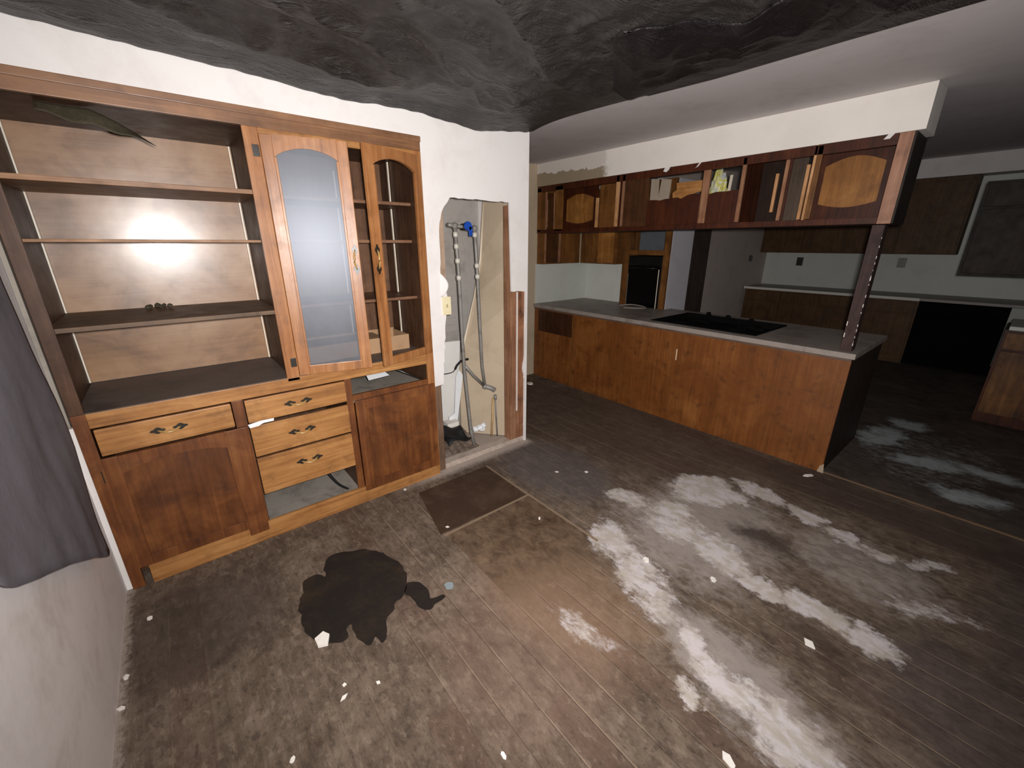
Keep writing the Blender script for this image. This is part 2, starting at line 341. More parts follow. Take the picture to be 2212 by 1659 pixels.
    W = mx(*[t.math('MULTIPLY', ell(a, b, l, w_*1.15, an, 0.75), st) for a, b, l, w_, an, st in [(0.46, -1.40, 0.27, 0.20, -34.5, 1.22), (-0.041, -1.093, 0.205, 0.12, -73.2, 0.8), (0.05, -1.366, 0.203, 0.12, -70.2, 0.85), (0.728, -1.646, 0.225, 0.09, -94.9, 0.95), (0.669, -1.932, 0.178, 0.09, -111.3, 0.95), (0.588, -2.134, 0.14, 0.06, -112.8, 0.8), (0.597, -2.312, 0.15, 0.06, -63.3, 0.8), (0.683, -2.482, 0.14, 0.06, -62.4, 0.75), (-0.469, -1.304, 0.234, 0.14, -100.0, 0.85), (-0.559, -1.567, 0.23, 0.14, -117.7, 0.85), (-0.075, -1.497, 0.286, 0.14, -73.9, 0.85), (-0.089, -1.782, 0.22, 0.13, -122.2, 0.85), (-0.162, -1.998, 0.18, 0.09, -92.9, 0.95), (-0.128, -2.191, 0.16, 0.09, -64.4, 0.95), (-0.11, -2.40, 0.20, 0.09, -100, 0.9), (-0.71, -1.925, 0.155, 0.075, -118.6, 0.95), (-0.782, -2.088, 0.14, 0.08, -108.2, 0.95), (-0.825, -2.30, 0.22, 0.11, -98, 0.9), (-0.947, -2.051, 0.11, 0.05, -88.4, 0.85), (-1.035, -1.60, 0.28, 0.085, -77.3, 0.62), (0.27, -2.57, 0.28, 0.07, -60, 0.65), (-0.694, -1.69, 0.16, 0.09, 93.4, 0.7)]])
    haze = mx(ell(0.05, -1.55, 0.75, 0.60, 0, 0.7), ell(-0.72, -2.05, 0.22, 0.65, -12, 0.7), t.math('MULTIPLY', ell(0.40, -2.3, 0.40, 0.5, 0, 0.7), 0.8))
    hz = t.step(t.math('ADD', t.math('MULTIPLY', haze, 0.5), t.math('ADD', t.math('MULTIPLY', bl2, 0.45), t.math('MULTIPLY', chunk, 0.6))), 0.70, 1.05)
    col = t.mix(t.math('MULTIPLY', hz, 0.62), col, sr(164, 154, 148))
    wm = t.step(t.math('ADD', t.math('MULTIPLY', W, 0.62), t.math('ADD', t.math('MULTIPLY', chunk, 0.75), t.math('MULTIPLY', streak, 0.35))), 0.77, 1.08)
    col = t.mix(t.math('MULTIPLY', wm, 0.92), col, t.mix(t.step(bl2, 0.4, 0.6), sr(200, 192, 192), sr(178, 168, 158)))
    hole = mx(ell(0.23, -1.88, 0.10, 0.17, 0, 0.6), t.math('MULTIPLY', ell(-0.30, -2.30, 0.10, 0.12, 0, 0.7), 0.7))
    col = t.mix(t.math('MULTIPLY', hole, 0.8), col, sr(56, 44, 38))
    # plaster dust along the wall base
    dust = t.math('MULTIPLY', t.step(t.math('ADD', Y, t.math('MULTIPLY', fine, 0.10)), -0.055, 0.03), t.math('MULTIPLY', t.step(X, -1.3, -0.8), t.step(X, 0.06, -0.02)))
    col = t.mix(t.math('MULTIPLY', dust, 0.7), col, sr(190, 176, 166))
    dl = t.math('MULTIPLY', t.step(t.math('SUBTRACT', X, t.math('MULTIPLY', fine, 0.12)), -2.655, -2.70), 0.7)
    col = t.mix(dl, col, sr(170, 158, 146))
    # faint vinyl residue line beside the peninsula end and vinyl patches in the kitchen
    kit = t.math('GREATER_THAN', X, 1.385)
    kc = t.ramp(f, [(0.38, sr(52, 44, 40)), (0.5, sr(76, 66, 60)), (0.65, sr(98, 88, 80))])
    col = t.mix(kit, col, kc)
    KW = mx(ell(2.526, -1.98, 0.512, 0.20, -9, 0.8), ell(3.039, -2.072, 0.30, 0.2, -30, 0.8), ell(2.19, -2.315, 0.36, 0.2, -59, 0.8), ell(2.29, -2.65, 0.3, 0.2, 84, 0.8), ell(1.75, -2.55, 0.34, 0.18, -76, 0.8), t.math('MULTIPLY', ell(2.3, -2.3, 0.9, 0.6), 0.6))
    km = t.step(t.math('ADD', t.math('MULTIPLY', KW, 0.55), t.math('ADD', t.math('MULTIPLY', chunk, 0.5), t.math('MULTIPLY', bl2, 0.3))), 0.68, 1.0)
    col = t.mix(t.math('MULTIPLY', t.math('MULTIPLY', km, kit), 0.85), col, sr(172, 180, 180))
    h = t.math('ADD', t.math('MULTIPLY', fine, 0.5), t.math('MULTIPLY', grain, 0.5))
    h = t.math('SUBTRACT', h, t.math('MULTIPLY', jd, 0.7))
    t.bump(h, 0.35, 0.006)
    return t.fin(col, 0.72, 0.22)
floor_m = floormat()

# ------------------------------------------------------------------ structure
XB, XFAR = -2.635, 6.6
def ceil_z(x): return 2.43+0.05*max(0.0, x)
bm = bmesh.new(); box(bm, XB-0.1, XFAR+0.1, -5.0, 2.0, -0.05, 0.0)
struct('floor', bm, floor_m)
bm = bmesh.new(); prism(bm, [(XB-0.1, 2.43), (0.0, 2.43), (XFAR+0.1, ceil_z(XFAR+0.1)), (XFAR+0.1, ceil_z(XFAR)+0.08), (0.0, 2.51), (XB-0.1, 2.51)],
      lambda x, z: Vector((x, -5.0, z)), lambda x, z: Vector((x, 2.0, z)))
struct('ceiling', bm, ceil_m)
struct('wall_left', B(XB-0.1, XB, -5.0, 0.6, 0, 2.43), white_l)
# back wall drywall: one sheet with the torn opening
def jag(a, b, n, amp, seed):
    rr = random.Random(seed); out = []
    for k in range(1, n):
        t = k/n; out.append((a[0]+(b[0]-a[0])*t+rr.uniform(-amp, amp), a[1]+(b[1]-a[1])*t+rr.uniform(-amp, amp)))
    return out
key = [(-0.789, 0.689), (-0.778, 0.80), (-0.767, 0.923), (-0.752, 1.05), (-0.737, 1.20), (-0.722, 1.30), (-0.742, 1.37), (-0.765, 1.45), (-0.758, 1.60), (-0.752, 1.767), (-0.712, 1.862), (-0.668, 1.915)]
pts = [(XB, 2.227), (-0.862, 2.227), (-0.862, 0.684)]
for i in range(len(key)):
    pts.append(key[i])
    if i < len(key)-1: pts += jag(key[i], key[i+1], 4, 0.006, i)
pts += jag((-0.668, 1.915), (-0.182, 1.915), 14, 0.004, 40) + [(-0.182, 1.915), (-0.161, 1.295)] + jag((-0.161, 1.295), (-0.022, 1.288), 5, 0.004, 41)
low = [(-0.020, 1.285), (-0.012, 1.05), (-0.022, 0.80), (-0.040, 0.66), (-0.018, 0.55), (-0.012, 0.35), (-0.022, 0.2), (-0.016, 0.0)]
for i in range(len(low)):
    pts.append(low[i])
    if i < len(low)-1: pts += jag(low[i], low[i+1], 4, 0.004, 60+i)
pts += [(0.0, 0.0), (0.0, 2.43), (XB, 2.43)]
bm = bmesh.new(); prism_y(bm, pts, 0.0, 0.014)
struct('wall_back', bm, white)
struct('wall_chase_side', B(-0.016, 0.0, 0.0145, 1.42, 0, 2.432), white)
bm = bmesh.new(); box(bm, -0.858, -0.017, 0.62, 0.66, 0, 2.40)
for k in range(26): box(bm, -0.858, -0.30+0.01*(k % 3), 0.612, 0.6205, 0.30+k*0.062, 0.30+k*0.062+0.05)
struct('wall_chase_back', bm, greyb)
struct('wall_kitchen_left', B(0.0, 2.30, 1.42, 1.50, 0, 2.54), tan)
struct('wall_kitchen_oven', B(2.32, 2.40, 0.745, 1.42, 0, 2.54), white)
struct('wall_hall', B(2.9, XFAR, 0.75, 0.83, 0, 2.72), hall)
struct('wall_far', B(XFAR, XFAR+0.08, -5.0, 0.83, 0, 2.75), backsplash)
# soffit over the hanging cabinets
bm = bmesh.new()
prism(bm, [(1.38, 2.263), (1.66, 2.263), (1.66, ceil_z(1.66)-0.001), (1.38, ceil_z(1.38)-0.001)], lambda x, z: Vector((x, -1.872, z)), lambda x, z: Vector((x, 1.419, z)))
struct('trim_1', bm, soff)
# soffit over the far cabinets
bm = bmesh.new()
prism(bm, [(6.25, 2.50), (6.599, 2.50), (6.599, ceil_z(6.599)-0.001), (6.25, ceil_z(6.25)-0.001)], lambda x, z: Vector((x, -4.5, z)), lambda x, z: Vector((x, 0.749, z)))
struct('trim_2', bm, white)
# threshold strip where dining boards meet kitchen floor
struct('trim_3', B(1.378, 1.392, -4.9, -1.84, 0, 0.006), paint('worn_threshold', sr(120, 96, 74), sr(90, 70, 54), 0.6))
bm = B(-2.633, -2.618, 0.004, 0.03, 0.88, 2.226); struct('trim_5', bm, paint('dull_drywall_edge', sr(150, 142, 132), sr(110, 102, 92), 0.6))
bm = B(-2.634, -2.6105, 0.002, 0.03, 0.0, 0.878); struct('trim_6', bm, white)
# sill plate under the opening
bm = bmesh.new(); box(bm, -0.80, -0.02, 0.016, 0.10, 0.0, 0.04, bev=0.004)
struct('trim_4', bm, paint('dusty_sill_plate', sr(186, 170, 158), sr(140, 122, 108), 0.7, 0.9, 12, 0.5))

# ------------------------------------------------------------------ hutch
hutch = thing('built_in_hutch', 'tall built-in wooden hutch with open shelves, glass door and drawers on the back wall', 'hutch', (-1.73, 0.28, 0))
HL, HR, DM = -2.610, -0.863, -1.742   # left, right, middle partition
bm = BB((HL, HL+0.02, 0.0, 0.575, 0.0, 2.226), (HR-0.02, HR, 0.006, 0.575, 0.0, 2.226), (DM, DM+0.02, 0.006, 0.552, 0.93, 2.15),
        (HL+0.02, HR-0.02, 0.006, 0.575, 2.15, 2.17), (HL+0.02, HR-0.02, 0.006, 0.552, 0.078, 0.092), (-2.0, -1.985, 0.02, 0.552, 0.093, 0.90), (-1.455, -1.44, 0.02, 0.552, 0.093, 0.90))
obj('carcass', bm, darkin, hutch)
obj('back_panel', B(HL+0.02, DM, 0.552, 0.56, 0.94, 2.15), backply, hutch)
o = obj('back_panel', B(DM+0.02, HR-0.02, 0.552, 0.56, 0.94, 2.15), wood('brown_back_panel', sr(92, 62, 44), sr(132, 94, 68), sr(160, 120, 92), 'z', 0.5, 0.35, 0.9, seed=15, k=0.60), hutch)
obj('back_panel', B(HL+0.02, HR-0.02, 0.5525, 0.56, 0.093, 0.90), darkin, hutch)
obj('counter', B(HL+0.02, HR-0.02, -0.008, 0.551, 0.915, 0.938, bev=0.004), dusty, hutch)
# face frame
FY0, FY1 = -0.014, 0.006
obj('top_rail', B(HL, HR, FY0, FY1, 2.150, 2.226, bev=0.003), wood('aged_top_rail', sr(112, 76, 50), sr(152, 108, 76), sr(184, 132, 90), 'x', 0.42, 0.5, 0.9, seed=16, k=0.62), hutch)
obj('crown_strip', B(HL, HR, FY0-0.010, FY0, 2.196, 2.226, bev=0.003), wood('aged_crown_strip', sr(120, 82, 56), sr(156, 112, 80), sr(182, 134, 96), 'x', 0.42, 0.5, 0.9, seed=17, k=0.62), hutch)
obj('stile', B(HL, -2.562, FY0, FY1, 0.936, 2.150, bev=0.002), darkin, hutch)
obj('stile', B(HL, -2.562, FY0, FY1, 0.0, 0.935, bev=0.002), redwood, hutch)
obj('stile', B(-1.764, -1.700, FY0, FY1, 0.915, 2.150, bev=0.003), honey_v, hutch)
obj('stile', B(-0.915, HR, FY0, FY1, 0.0, 2.150, bev=0.003), honey_v, hutch)
obj('top_rail', B(-1.70, -0.915, FY0, FY1, 2.118, 2.150, bev=0.002), honey, hutch)
obj('counter_rail', B(-2.562, -0.915, FY0, FY1, 0.866, 0.935, bev=0.003), honey, hutch)
obj('stile', B(-2.04, -1.990, FY0, FY1, 0.08, 0.866, bev=0.003), redwood, hutch)
obj('stile', B(-1.468, -1.428, FY0, FY1, 0.08, 0.866, bev=0.003), redwood, hutch)
obj('kick_board', B(-2.53, -0.87, FY0-0.004, 0.0, 0.0, 0.115, bev=0.003), honey, hutch)
obj('rail', B(-1.428, -0.915, FY0, FY1, 0.722, 0.758, bev=0.002), redwood, hutch)
# loose upright board in front of the left door
obj('loose_board', B(-2.092, -1.998, FY0-0.024, FY0-0.004, 0.075, 0.722, bev=0.003), redwood, hutch)
# shelves, left bay
obj('shelf', B(HL+0.02, DM, 0.004, 0.551, 1.862, 1.882, bev=0.002), shelfw, hutch)
obj('shelf', B(HL+0.021, DM, 0.09, 0.551, 1.642, 1.655, bev=0.002), shelfw, hutch)
obj('shelf', B(HL+0.021, DM, -0.006, 0.551, 1.288, 1.308, bev=0.002), wood('dusty_shelf', sr(90, 72, 58), sr(116, 94, 76), sr(148, 116, 88), 'x', 0.6, 0.3, 0.9, dirt=0.5, seed=18, k=0.70), hutch)
for z, y0 in ((1.862, 0.12), (1.642, 0.14), (1.288, 0.12)):
    obj('shelf', B(DM+0.02, HR-0.02, y0, 0.551, z, z+0.018, bev=0.002), wood('inner_shelf_%d' % int(z*100), sr(80, 54, 38), sr(116, 82, 60), sr(146, 108, 82), 'x', 0.5, 0.35, 0.9, seed=19+z), hutch)
# shelf standards (slotted metal strips) broken by the shelves
for x, y in ((DM-0.012, 0.53), (HL+0.024, 0.53), (HR-0.028, 0.40), (DM+0.024, 0.40)):
    bm = bmesh.new()
    zs = [0.945, 1.286, 1.31, 1.640, 1.657, 1.860, 1.884, 2.145]
    for a, b in zip(zs[::2], zs[1::2]): box(bm, x-0.003, x+0.003, y-0.008, y+0.008, a, b)
    obj('shelf_standard', bm, metalstrip, hutch)
bm = BB((-1.20, -1.193, 0.540, 0.5515, 0.945, 1.286), (-1.20, -1.193, 0.540, 0.5515, 1.31, 1.640), (-1.20, -1.193, 0.540, 0.5515, 1.662, 1.860), (-1.20, -1.193, 0.540, 0.5515, 1.884, 2.08))
obj('shelf_standard', bm, metalstrip, hutch)

def arch_pts(x0, x1, z, rise, n=16):
    return [(x0+(x1-x0)*k/n, z+rise*math.sin(math.pi*k/n)**0.75) for k in range(n+1)]
def pull_mesh(L, horizontal=True):
    """bail pull in local coords: along x (or z), out along -y"""
    bm = bmesh.new(); n = 10
    path = []
    for k in range(n+1):
        t = k/n; a = (t-0.5)*L; d = -0.006-0.020*math.sin(math.pi*t)
        dz = -0.010*math.sin(math.pi*t)
        path.append((a, d, dz) if horizontal else (dz, d, a))
    tube(bm, path, [0.0035+0.0025*math.sin(math.pi*k/n) for k in range(n+1)], 8)
    return bm
def rosette(L, side, horizontal=True):
    bm = bmesh.new()
    for s in (side,):
        c = s*L/2
        pts = [(0.026*math.cos(a)*(1+0.18*math.cos(4*a)), 0.013*math.sin(a)*(1+0.25*math.cos(4*a))) for a in [2*math.pi*k/16 for k in range(16)]]
        if horizontal: prism(bm, [(c+p[0], p[1]) for p in pts], lambda a, b: Vector((a, -0.0005, b)), lambda a, b: Vector((a, -0.006, b)))
        else: prism(bm, [(c+p[0], p[1]) for p in pts], lambda a, b: Vector((b, -0.0005, a)), lambda a, b: Vector((b, -0.006, a)))
    return bm
def add_pull(parent, loc, L, horizontal=True):
    o = obj('drawer_pull' if horizontal else 'door_pull', pull_mesh(L, horizontal), brass, parent, local=True); o.location = loc
    for s_ in (-1, 1):
        o2 = obj('pull_backplate', rosette(L, s_, horizontal), iron, parent, local=True); o2.location = loc
    return o
def drawer(x0, x1, z0, z1, px, pz, jitter=0.0):
    d = obj('drawer', BB((x0, x1, FY0-0.020, FY0-0.001, z0, z1), bev=0.004), honey, hutch)
    c = WL[hutch.name].inverted() @ Vector((px, FY0-0.020, pz))
    add_pull(d, c, 0.085)
    return d
drawer(-2.552, -2.045, 0.735, 0.862, -2.302, 0.803)
drawer(-1.985, -1.472, 0.735, 0.862, -1.735, 0.800)
drawer(-1.985, -1.472, 0.535, 0.712, -1.740, 0.628)
drawer(-1.985, -1.472, 0.300, 0.522, -1.728, 0.436)
# left lower cupboard door: frame with flat panel
def cupboard(x0, x1, z0, z1, sw, arch, panelmat):
    bm = bmesh.new(); y0, y1 = FY0-0.020, FY0-0.001
    box(bm, x0, x0+sw, y0, y1, z0, z1, bev=0.003); box(bm, x1-sw, x1, y0, y1, z0, z1, bev=0.003)
    box(bm, x0+sw, x1-sw, y0, y1, z0, z0+sw, bev=0.002)
    top = arch_pts(x0+sw, x1-sw, z1-sw-arch, arch); prism_y(bm, top+[(x1-sw, z1), (x0+sw, z1)], y0, y1)
    d = obj('cupboard_door', bm, redwood, hutch)
    obj('door_panel', B(x0+sw*0.6, x1-sw*0.6, y0+0.007, y1-0.002, z0+sw*0.6, z1-sw*0.6), panelmat, d)
    return d
pm = wood('door_panel_wood', sr(72, 38, 18), sr(122, 70, 34), sr(160, 98, 50), 'z', 0.5, 0.4, 1.1, seed=21, k=0.58)
dl = cupboard(-2.560, -2.045, 0.118, 0.722, 0.055, 0.035, pm)
obj('keyhole', BB((-2.576, -2.572, FY0-0.004, FY0+0.001, 0.60, 0.66)), iron, hutch)
dr = cupboard(-1.425, -0.878, 0.088, 0.722, 0.062, 0.0, pm)
# hinges on stiles
for z in (2.05, 1.02, ):
    obj('hinge', B(-1.735, -1.706, FY0-0.006, FY0-0.0005, z-0.025, z+0.025, bev=0.002), iron, hutch)
    obj('hinge', B(-0.905, -0.893, FY0-0.006, FY0-0.0005, z-0.025, z+0.025, bev=0.002), iron, hutch)
# glazed doors, standing ajar
def arched_door(name, width, z0, z1, sw, hinge, ang, sgn, with_glass, label):
    """local frame: x from hinge along the door, y=0 inner face, -y outer; sgn=+1 hinge at left"""
    th = 0.021; bm = bmesh.new()
    X = lambda a: sgn*a
    def bx_(a0, a1, b0, b1, y0=-th, y1=0.0, bev=0.003): box(bm, X(a0), X(a1), y0, y1, b0, b1, bev=bev)
    bx_(0, sw, z0, z1); bx_(width-sw, width, z0, z1); bx_(sw, width-sw, z0, z0+sw*1.0)
    rise = 0.045
    top = arch_pts(sw, width-sw, z1-0.095, rise)
    prism_y(bm, [(X(a), b) for a, b in top]+[(X(width-sw), z1), (X(sw), z1)], -th, 0.0)
    d = obj(name, bm, honey_v, hutch, local=True)
    d.location = WL[hutch.name].inverted() @ Vector(hinge); d.rotation_euler = (0, 0, ang)
    if label: d['label'] = label
    # moulding bead round the opening
    bm = bmesh.new(); mw = 0.012
    for a0 in (sw-mw*0.2, width-sw-mw*0.8): box(bm, X(a0), X(a0+mw), -th-0.004, -th+0.004, z0+sw, z1-0.095, bev=0.002)
    obj('bead', bm, honey_v, d, local=True)
    if with_glass:
        bm = bmesh.new(); prism_y(bm, [(X(a), b+0.004) for a, b in arch_pts(sw-0.006, width-sw+0.006, z1-0.0971, rise)]+[(X(width-sw+0.006), z0+sw-0.006), (X(sw-0.006), z0+sw-0.006)], -0.013, -0.009)
        obj('glass_pane', bm, glass, d, local=True)
    add_pull(d, (X(width-0.022), -th, 1.555), 0.10, False)
    return d
arched_door('glass_door', 0.385, 0.945, 2.122, 0.052, (-1.698, FY0, 0), math.radians(-14.5), 1, True, 'glazed arched door standing ajar')
arched_door('glass_door', 0.412, 0.945, 2.122, 0.050, (-0.882, FY0, 0), math.radians(19), -1, False, 'arched door frame with its glass missing')
# peeling strip at the top of the left bay
bm = bmesh.new()
def fn(u, v):
    x = -2.42+0.335*u; zt = 2.1485-0.108*max(0, (u-0.42)/0.58)**1.2; zb = 2.108-0.072*u+0.006*math.sin(17*u)
    z = zt+(zb-zt)*v
    return Vector((x, 0.035+0.05*(1-v)+0.015*math.sin(7*u), z))
sheet(bm, fn, 16, 5, 0.003, Vector((0, 1, 0)))
obj('peeling_veneer', bm, tornw, hutch)['label'] = 'dark veneer strip peeling down'
# white tape on the drawer edge
bm = bmesh.new(); prism_y(bm, [(-1.991, 0.730), (-1.93, 0.738), (-1.868, 0.736), (-1.87, 0.722), (-1.92, 0.722), (-1.945, 0.712), (-1.985, 0.709)], FY0-0.023, FY0-0.0205)
obj('tape', bm, paperm, hutch)['label'] = 'torn white tape'
obj('cabinet_floor', B(-1.985, -1.455, 0.01, 0.55, 0.093, 0.10), greyfloor, hutch)
obj('cabinet_floor', B(-1.425, -0.90, 0.01, 0.55, 0.700, 0.712), greyfloor, hutch)

# contents of the hutch
t = thing('cardboard_box', 'low brown cardboard box on the hutch counter behind the glass doors', 'box', (-1.26, 0.33, 0.939))
bm = BB((-1.60, -0.93, 0.20, 0.206, 0.939, 1.04), (-1.60, -0.93, 0.45, 0.456, 0.939, 1.05), (-0.936, -0.93, 0.206, 0.45, 0.939, 1.04), (-1.594, -0.936, 0.206, 0.45, 0.939, 0.945))
obj('body', bm, cardb, t)
obj('end_flap', B(-1.606, -1.600, 0.20, 0.456, 0.939, 1.07), paint('grey_green_card', sr(92, 96, 92), sr(70, 74, 70), 0.5), t)
obj('lid', B(-1.594, -1.10, 0.215, 0.44, 1.030, 1.036), cardb, t)
bm = bmesh.new(); prism_z(bm, [(-1.31, 0.02), (-1.17, 0.03), (-1.20, 0.16), (-1.29, 0.20)], 0.795, 0.797)
for v in bm.verts: v.co.z += (v.co.y)*0.35+0.02
single('paper_scrap', 'torn white paper triangle in the open slot above the right cupboard', 'paper', bm, paperm)
bm = bmesh.new(); prism_z(bm, [(-1.32, 0.02), (-1.28, 0.03), (-1.20, 0.04), (-1.13, 0.02), (-1.12, 0.10), (-1.19, 0.12), (-1.22, 0.08), (-1.30, 0.07)], 0.7125, 0.716)
single('paper_scrap', 'crumpled pale scrap lying flat in the slot under the paper triangle', 'paper', bm, paperm)
bm = bmesh.new(); tube(bm, [(-1.10, 0.12, 0.84), (-0.99, 0.10, 0.775), (-0.90, 0.08, 0.722)], 0.006, 8)
single('metal_rod', 'thin dark rod leaning inside the slot above the right cupboard', 'rod', bm, iron)
bm = bmesh.new(); tube(bm, smooth_path([(-1.63, 0.30, 0.29), (-1.60, 0.22, 0.20), (-1.56, 0.12, 0.125), (-1.52, 0.04, 0.107)]), [0.012-0.0003*k for k in range(19)], 8)
single('rubber_hose', 'short dark hose end drooping in the gap under the drawers', 'hose', bm, rubber)
bm = bmesh.new()
for k in range(9):
    r = bmesh.ops.create_icosphere(bm, subdivisions=1, radius=random.uniform(0.008, 0.022))
    bmesh.ops.translate(bm, verts=r['verts'], vec=(-2.22+random.uniform(-0.06, 0.06), 0.46+random.uniform(-0.03, 0.03), 1.309+0.012))
for v in bm.verts: v.co.z = max(v.co.z, 1.3085)
single('debris_clump', 'dark clump of fallen debris at the back of the third hutch shelf', 'debris', bm, tornw)

# ------------------------------------------------------------------ inside the wall opening
st = thing('wall_stud', 'wooden stud left of the wall opening beside the hutch', 'stud', (-0.83, 0.06, 0))
obj('post', B(-0.860, -0.800, 0.016, 0.10, 0.0, 2.22, bev=0.002), wood('weathered_stud', sr(76, 56, 44), sr(108, 84, 68), sr(132, 106, 88), 'z', 0.85, 0.15, 0.8, seed=22), st)
bm = B(-0.158, -0.098, 0.017, 0.10, 0.041, 1.90, bev=0.002)
single('wall_stud', 'orange-brown stud right of the wall opening, left one of the pair', 'stud', bm, stud)
bm = B(-0.093, -0.019, 0.017, 0.10, 0.041, 2.20, bev=0.002)
single('wall_stud', 'stained brown stud at the wall corner, right one of the pair', 'stud', bm, wood('stained_corner_stud', sr(96, 62, 44), sr(136, 92, 66), sr(166, 118, 88), 'z', 0.8, 0.2, 0.9, dirt=0.8, seed=23))
single('furring_strip', 'pale furring strip edging the upper left of the wall opening', 'wood strip', B(-0.79, -0.715, 0.0150, 0.040, 1.33, 2.0, bev=0.002), wood('pale_furring', sr(128, 106, 88), sr(164, 140, 120), sr(184, 160, 140), 'z', 0.8, 0.2, 0.7, seed=41))
single('drywall_sliver', 'thin cream drywall sliver hanging between the two studs right of the opening', 'drywall', B(-0.100, -0.0935, 0.006, 0.0165, 0.30, 1.287), white)
# leaning tan drywall board
bm = bmesh.new()
q = [(-0.05, 0.50, 1.97), (-0.095, 0.50, 1.515), (-0.165, 0.50, 1.214), (-0.285, 0.50, 0.829), (-0.335, 0.50, 0.587), (-0.36, 0.48, 0.01)]
r_ = [(-0.030, 0.115, 1.97), (-0.030, 0.115, 1.515), (-0.030, 0.115, 1.214), (-0.040, 0.115, 0.829), (-0.045, 0.115, 0.587), (-0.05, 0.115, 0.01)]
for off in (0, ):
    A = [bm.verts.new(p) for p in q]; Bv = [bm.verts.new(p) for p in r_]
    A2 = [bm.verts.new((p[0]+0.0005, p[1]+0.016, p[2])) for p in q]; B2 = [bm.verts.new((p[0]+0.010, p[1]+0.010, p[2])) for p in r_]
    for k in range(5):
        bm.faces.new((A[k], A[k+1], Bv[k+1], Bv[k])); bm.faces.new((A2[k+1], A2[k], B2[k], B2[k+1]))
        bm.faces.new((A[k+1], A[k], A2[k], A2[k+1])); bm.faces.new((Bv[k], Bv[k+1], B2[k+1], B2[k]))
    bm.faces.new((A[0], Bv[0], B2[0], A2[0])); bm.faces.new((Bv[5], A[5], A2[5], B2[5]))
dsheet = single('drywall_sheet', 'tan drywall sheet with a broken slanted edge standing inside the wall opening', 'drywall', bm, tan)
bm = bmesh.new(); e = [(-0.052, 0.490, 1.97), (-0.098, 0.490, 1.515), (-0.170, 0.490, 1.214), (-0.290, 0.490, 0.829), (-0.34, 0.490, 0.62)]
tube(bm, e, [0.004, 0.010, 0.005, 0.013, 0.004], 6)
obj('torn_paper_edge', bm, paint('pale_paper_edge', sr(222, 208, 188), sr(196, 180, 158), 0.5), dsheet)['label'] = 'pale torn paper edge'
# white board fragments low down
bm = bmesh.new(); prism_y(bm, [(-0.52, 0.04), (-0.36, 0.04), (-0.375, 0.16), (-0.33, 0.42), (-0.30, 0.842), (-0.50, 0.852), (-0.52, 0.44)], 0.54, 0.552)
single('board_offcut', 'large off-white board offcut standing low in the wall opening', 'board', bm, paint('grey_white_board', sr(228, 226, 222), sr(200, 196, 190), 0.4))
bm = bmesh.new(); prism_y(bm, [(-0.52, 0.16), (-0.45, 0.14), (-0.33, 0.55), (-0.36, 0.60), (-0.40, 0.55), (-0.46, 0.24), (-0.52, 0.22)], 0.40, 0.41)
for v in bm.verts: v.co.y += (v.co.z-0.14)*0.16
single('board_offcut', 'narrow white board strip leaning diagonally in front of the big offcut', 'board', bm, paperm)
bm = bmesh.new(); prism_z(bm, [(-0.58, 0.34), (-0.47, 0.34), (-0.46, 0.42), (-0.57, 0.43)], 0.155, 0.195)
single('plaster_lump', 'white plaster block resting on the rubble inside the wall opening', 'plaster', bm, chipm)
bm = bmesh.new()
def fn(u, v):
    x = -0.78+0.36*u; y = 0.105+0.36*v
    z = 0.002+0.11*v+0.05*(noise.noise(Vector((x*7, y*7, 1)))+0.35)+0.02*noise.noise(Vector((x*30, y*30, 4)))
    return Vector((x, y, max(z, 0.002)))
sheet(bm, fn, 40, 26, 0.002, Vector((0, 0, -1)))
o = single('rubble', 'dirty rubble heaped on the floor inside the wall opening', 'rubble', bm, insul); o['kind'] = 'stuff'
bm = bmesh.new()
def fn(u, v):
    x = -0.70+0.215*u; y = 0.12+0.20*v
    return Vector((x, y, 0.115+0.025*math.sin(6*u)+0.02*math.sin(7*v+2*u)+0.05*v))
sheet(bm, fn, 16, 10, 0.002)
single('plastic_scrap', 'dark plastic scrap draped over the rubble in the wall opening', 'plastic', bm, rubber)

pp = thing('water_pipes', 'pair of grey water pipes with a blue valve inside the wall opening', 'pipes', (-0.42, 0.2, 0.0))
P1 = [(-0.515, 0.2, 1.757), (-0.508, 0.2, 1.60), (-0.500, 0.2, 1.45), (-0.494, 0.2, 1.09), (-0.482, 0.2, 0.686), (-0.458, 0.17, 0.153), (-0.450, 0.14, 0.045)]
P2 = [(-0.335, 0.22, 1.745), (-0.326, 0.22, 1.60), (-0.320, 0.22, 1.45), (-0.308, 0.22, 1.033), (-0.296, 0.22, 0.686), (-0.272, 0.22, 0.50)]
bm = bmesh.new(); tube(bm, P1, 0.014, 12); obj('pipe', bm, galv, pp)
bm = bmesh.new(); tube(bm, P2, 0.013, 12); obj('pipe', bm, galv, pp)
bm = bmesh.new(); tube(bm, [(-0.515, 0.2, 1.757), (-0.42, 0.205, 1.752), (-0.335, 0.22, 1.745)], 0.012, 12); tube(bm, [(-0.575, 0.2, 1.765), (-0.515, 0.2, 1.757)], 0.014, 10); obj('pipe', bm, galv, pp)
bm = bmesh.new(); tube(bm, [(-0.482, 0.19, 0.73), (-0.39, 0.205, 0.62), (-0.272, 0.22, 0.50)], 0.012, 10); obj('pipe', bm, galv, pp)
for pth, ks in ((P1, (1.70, 1.62, 1.52, 1.40)), (P2, (1.70, 1.48, 1.40))):
    for z in ks:
        for a, b in zip(pth, pth[1:]):
            if b[2] <= z <= a[2]:
                t_ = (a[2]-z)/(a[2]-b[2]); c = Vector(a).lerp(Vector(b), t_)
                bm = bmesh.new(); tube(bm, [c+Vector((0, 0, 0.016)), c+Vector((0, 0, -0.016))], 0.0185, 12); obj('fitting', bm, solder, pp)
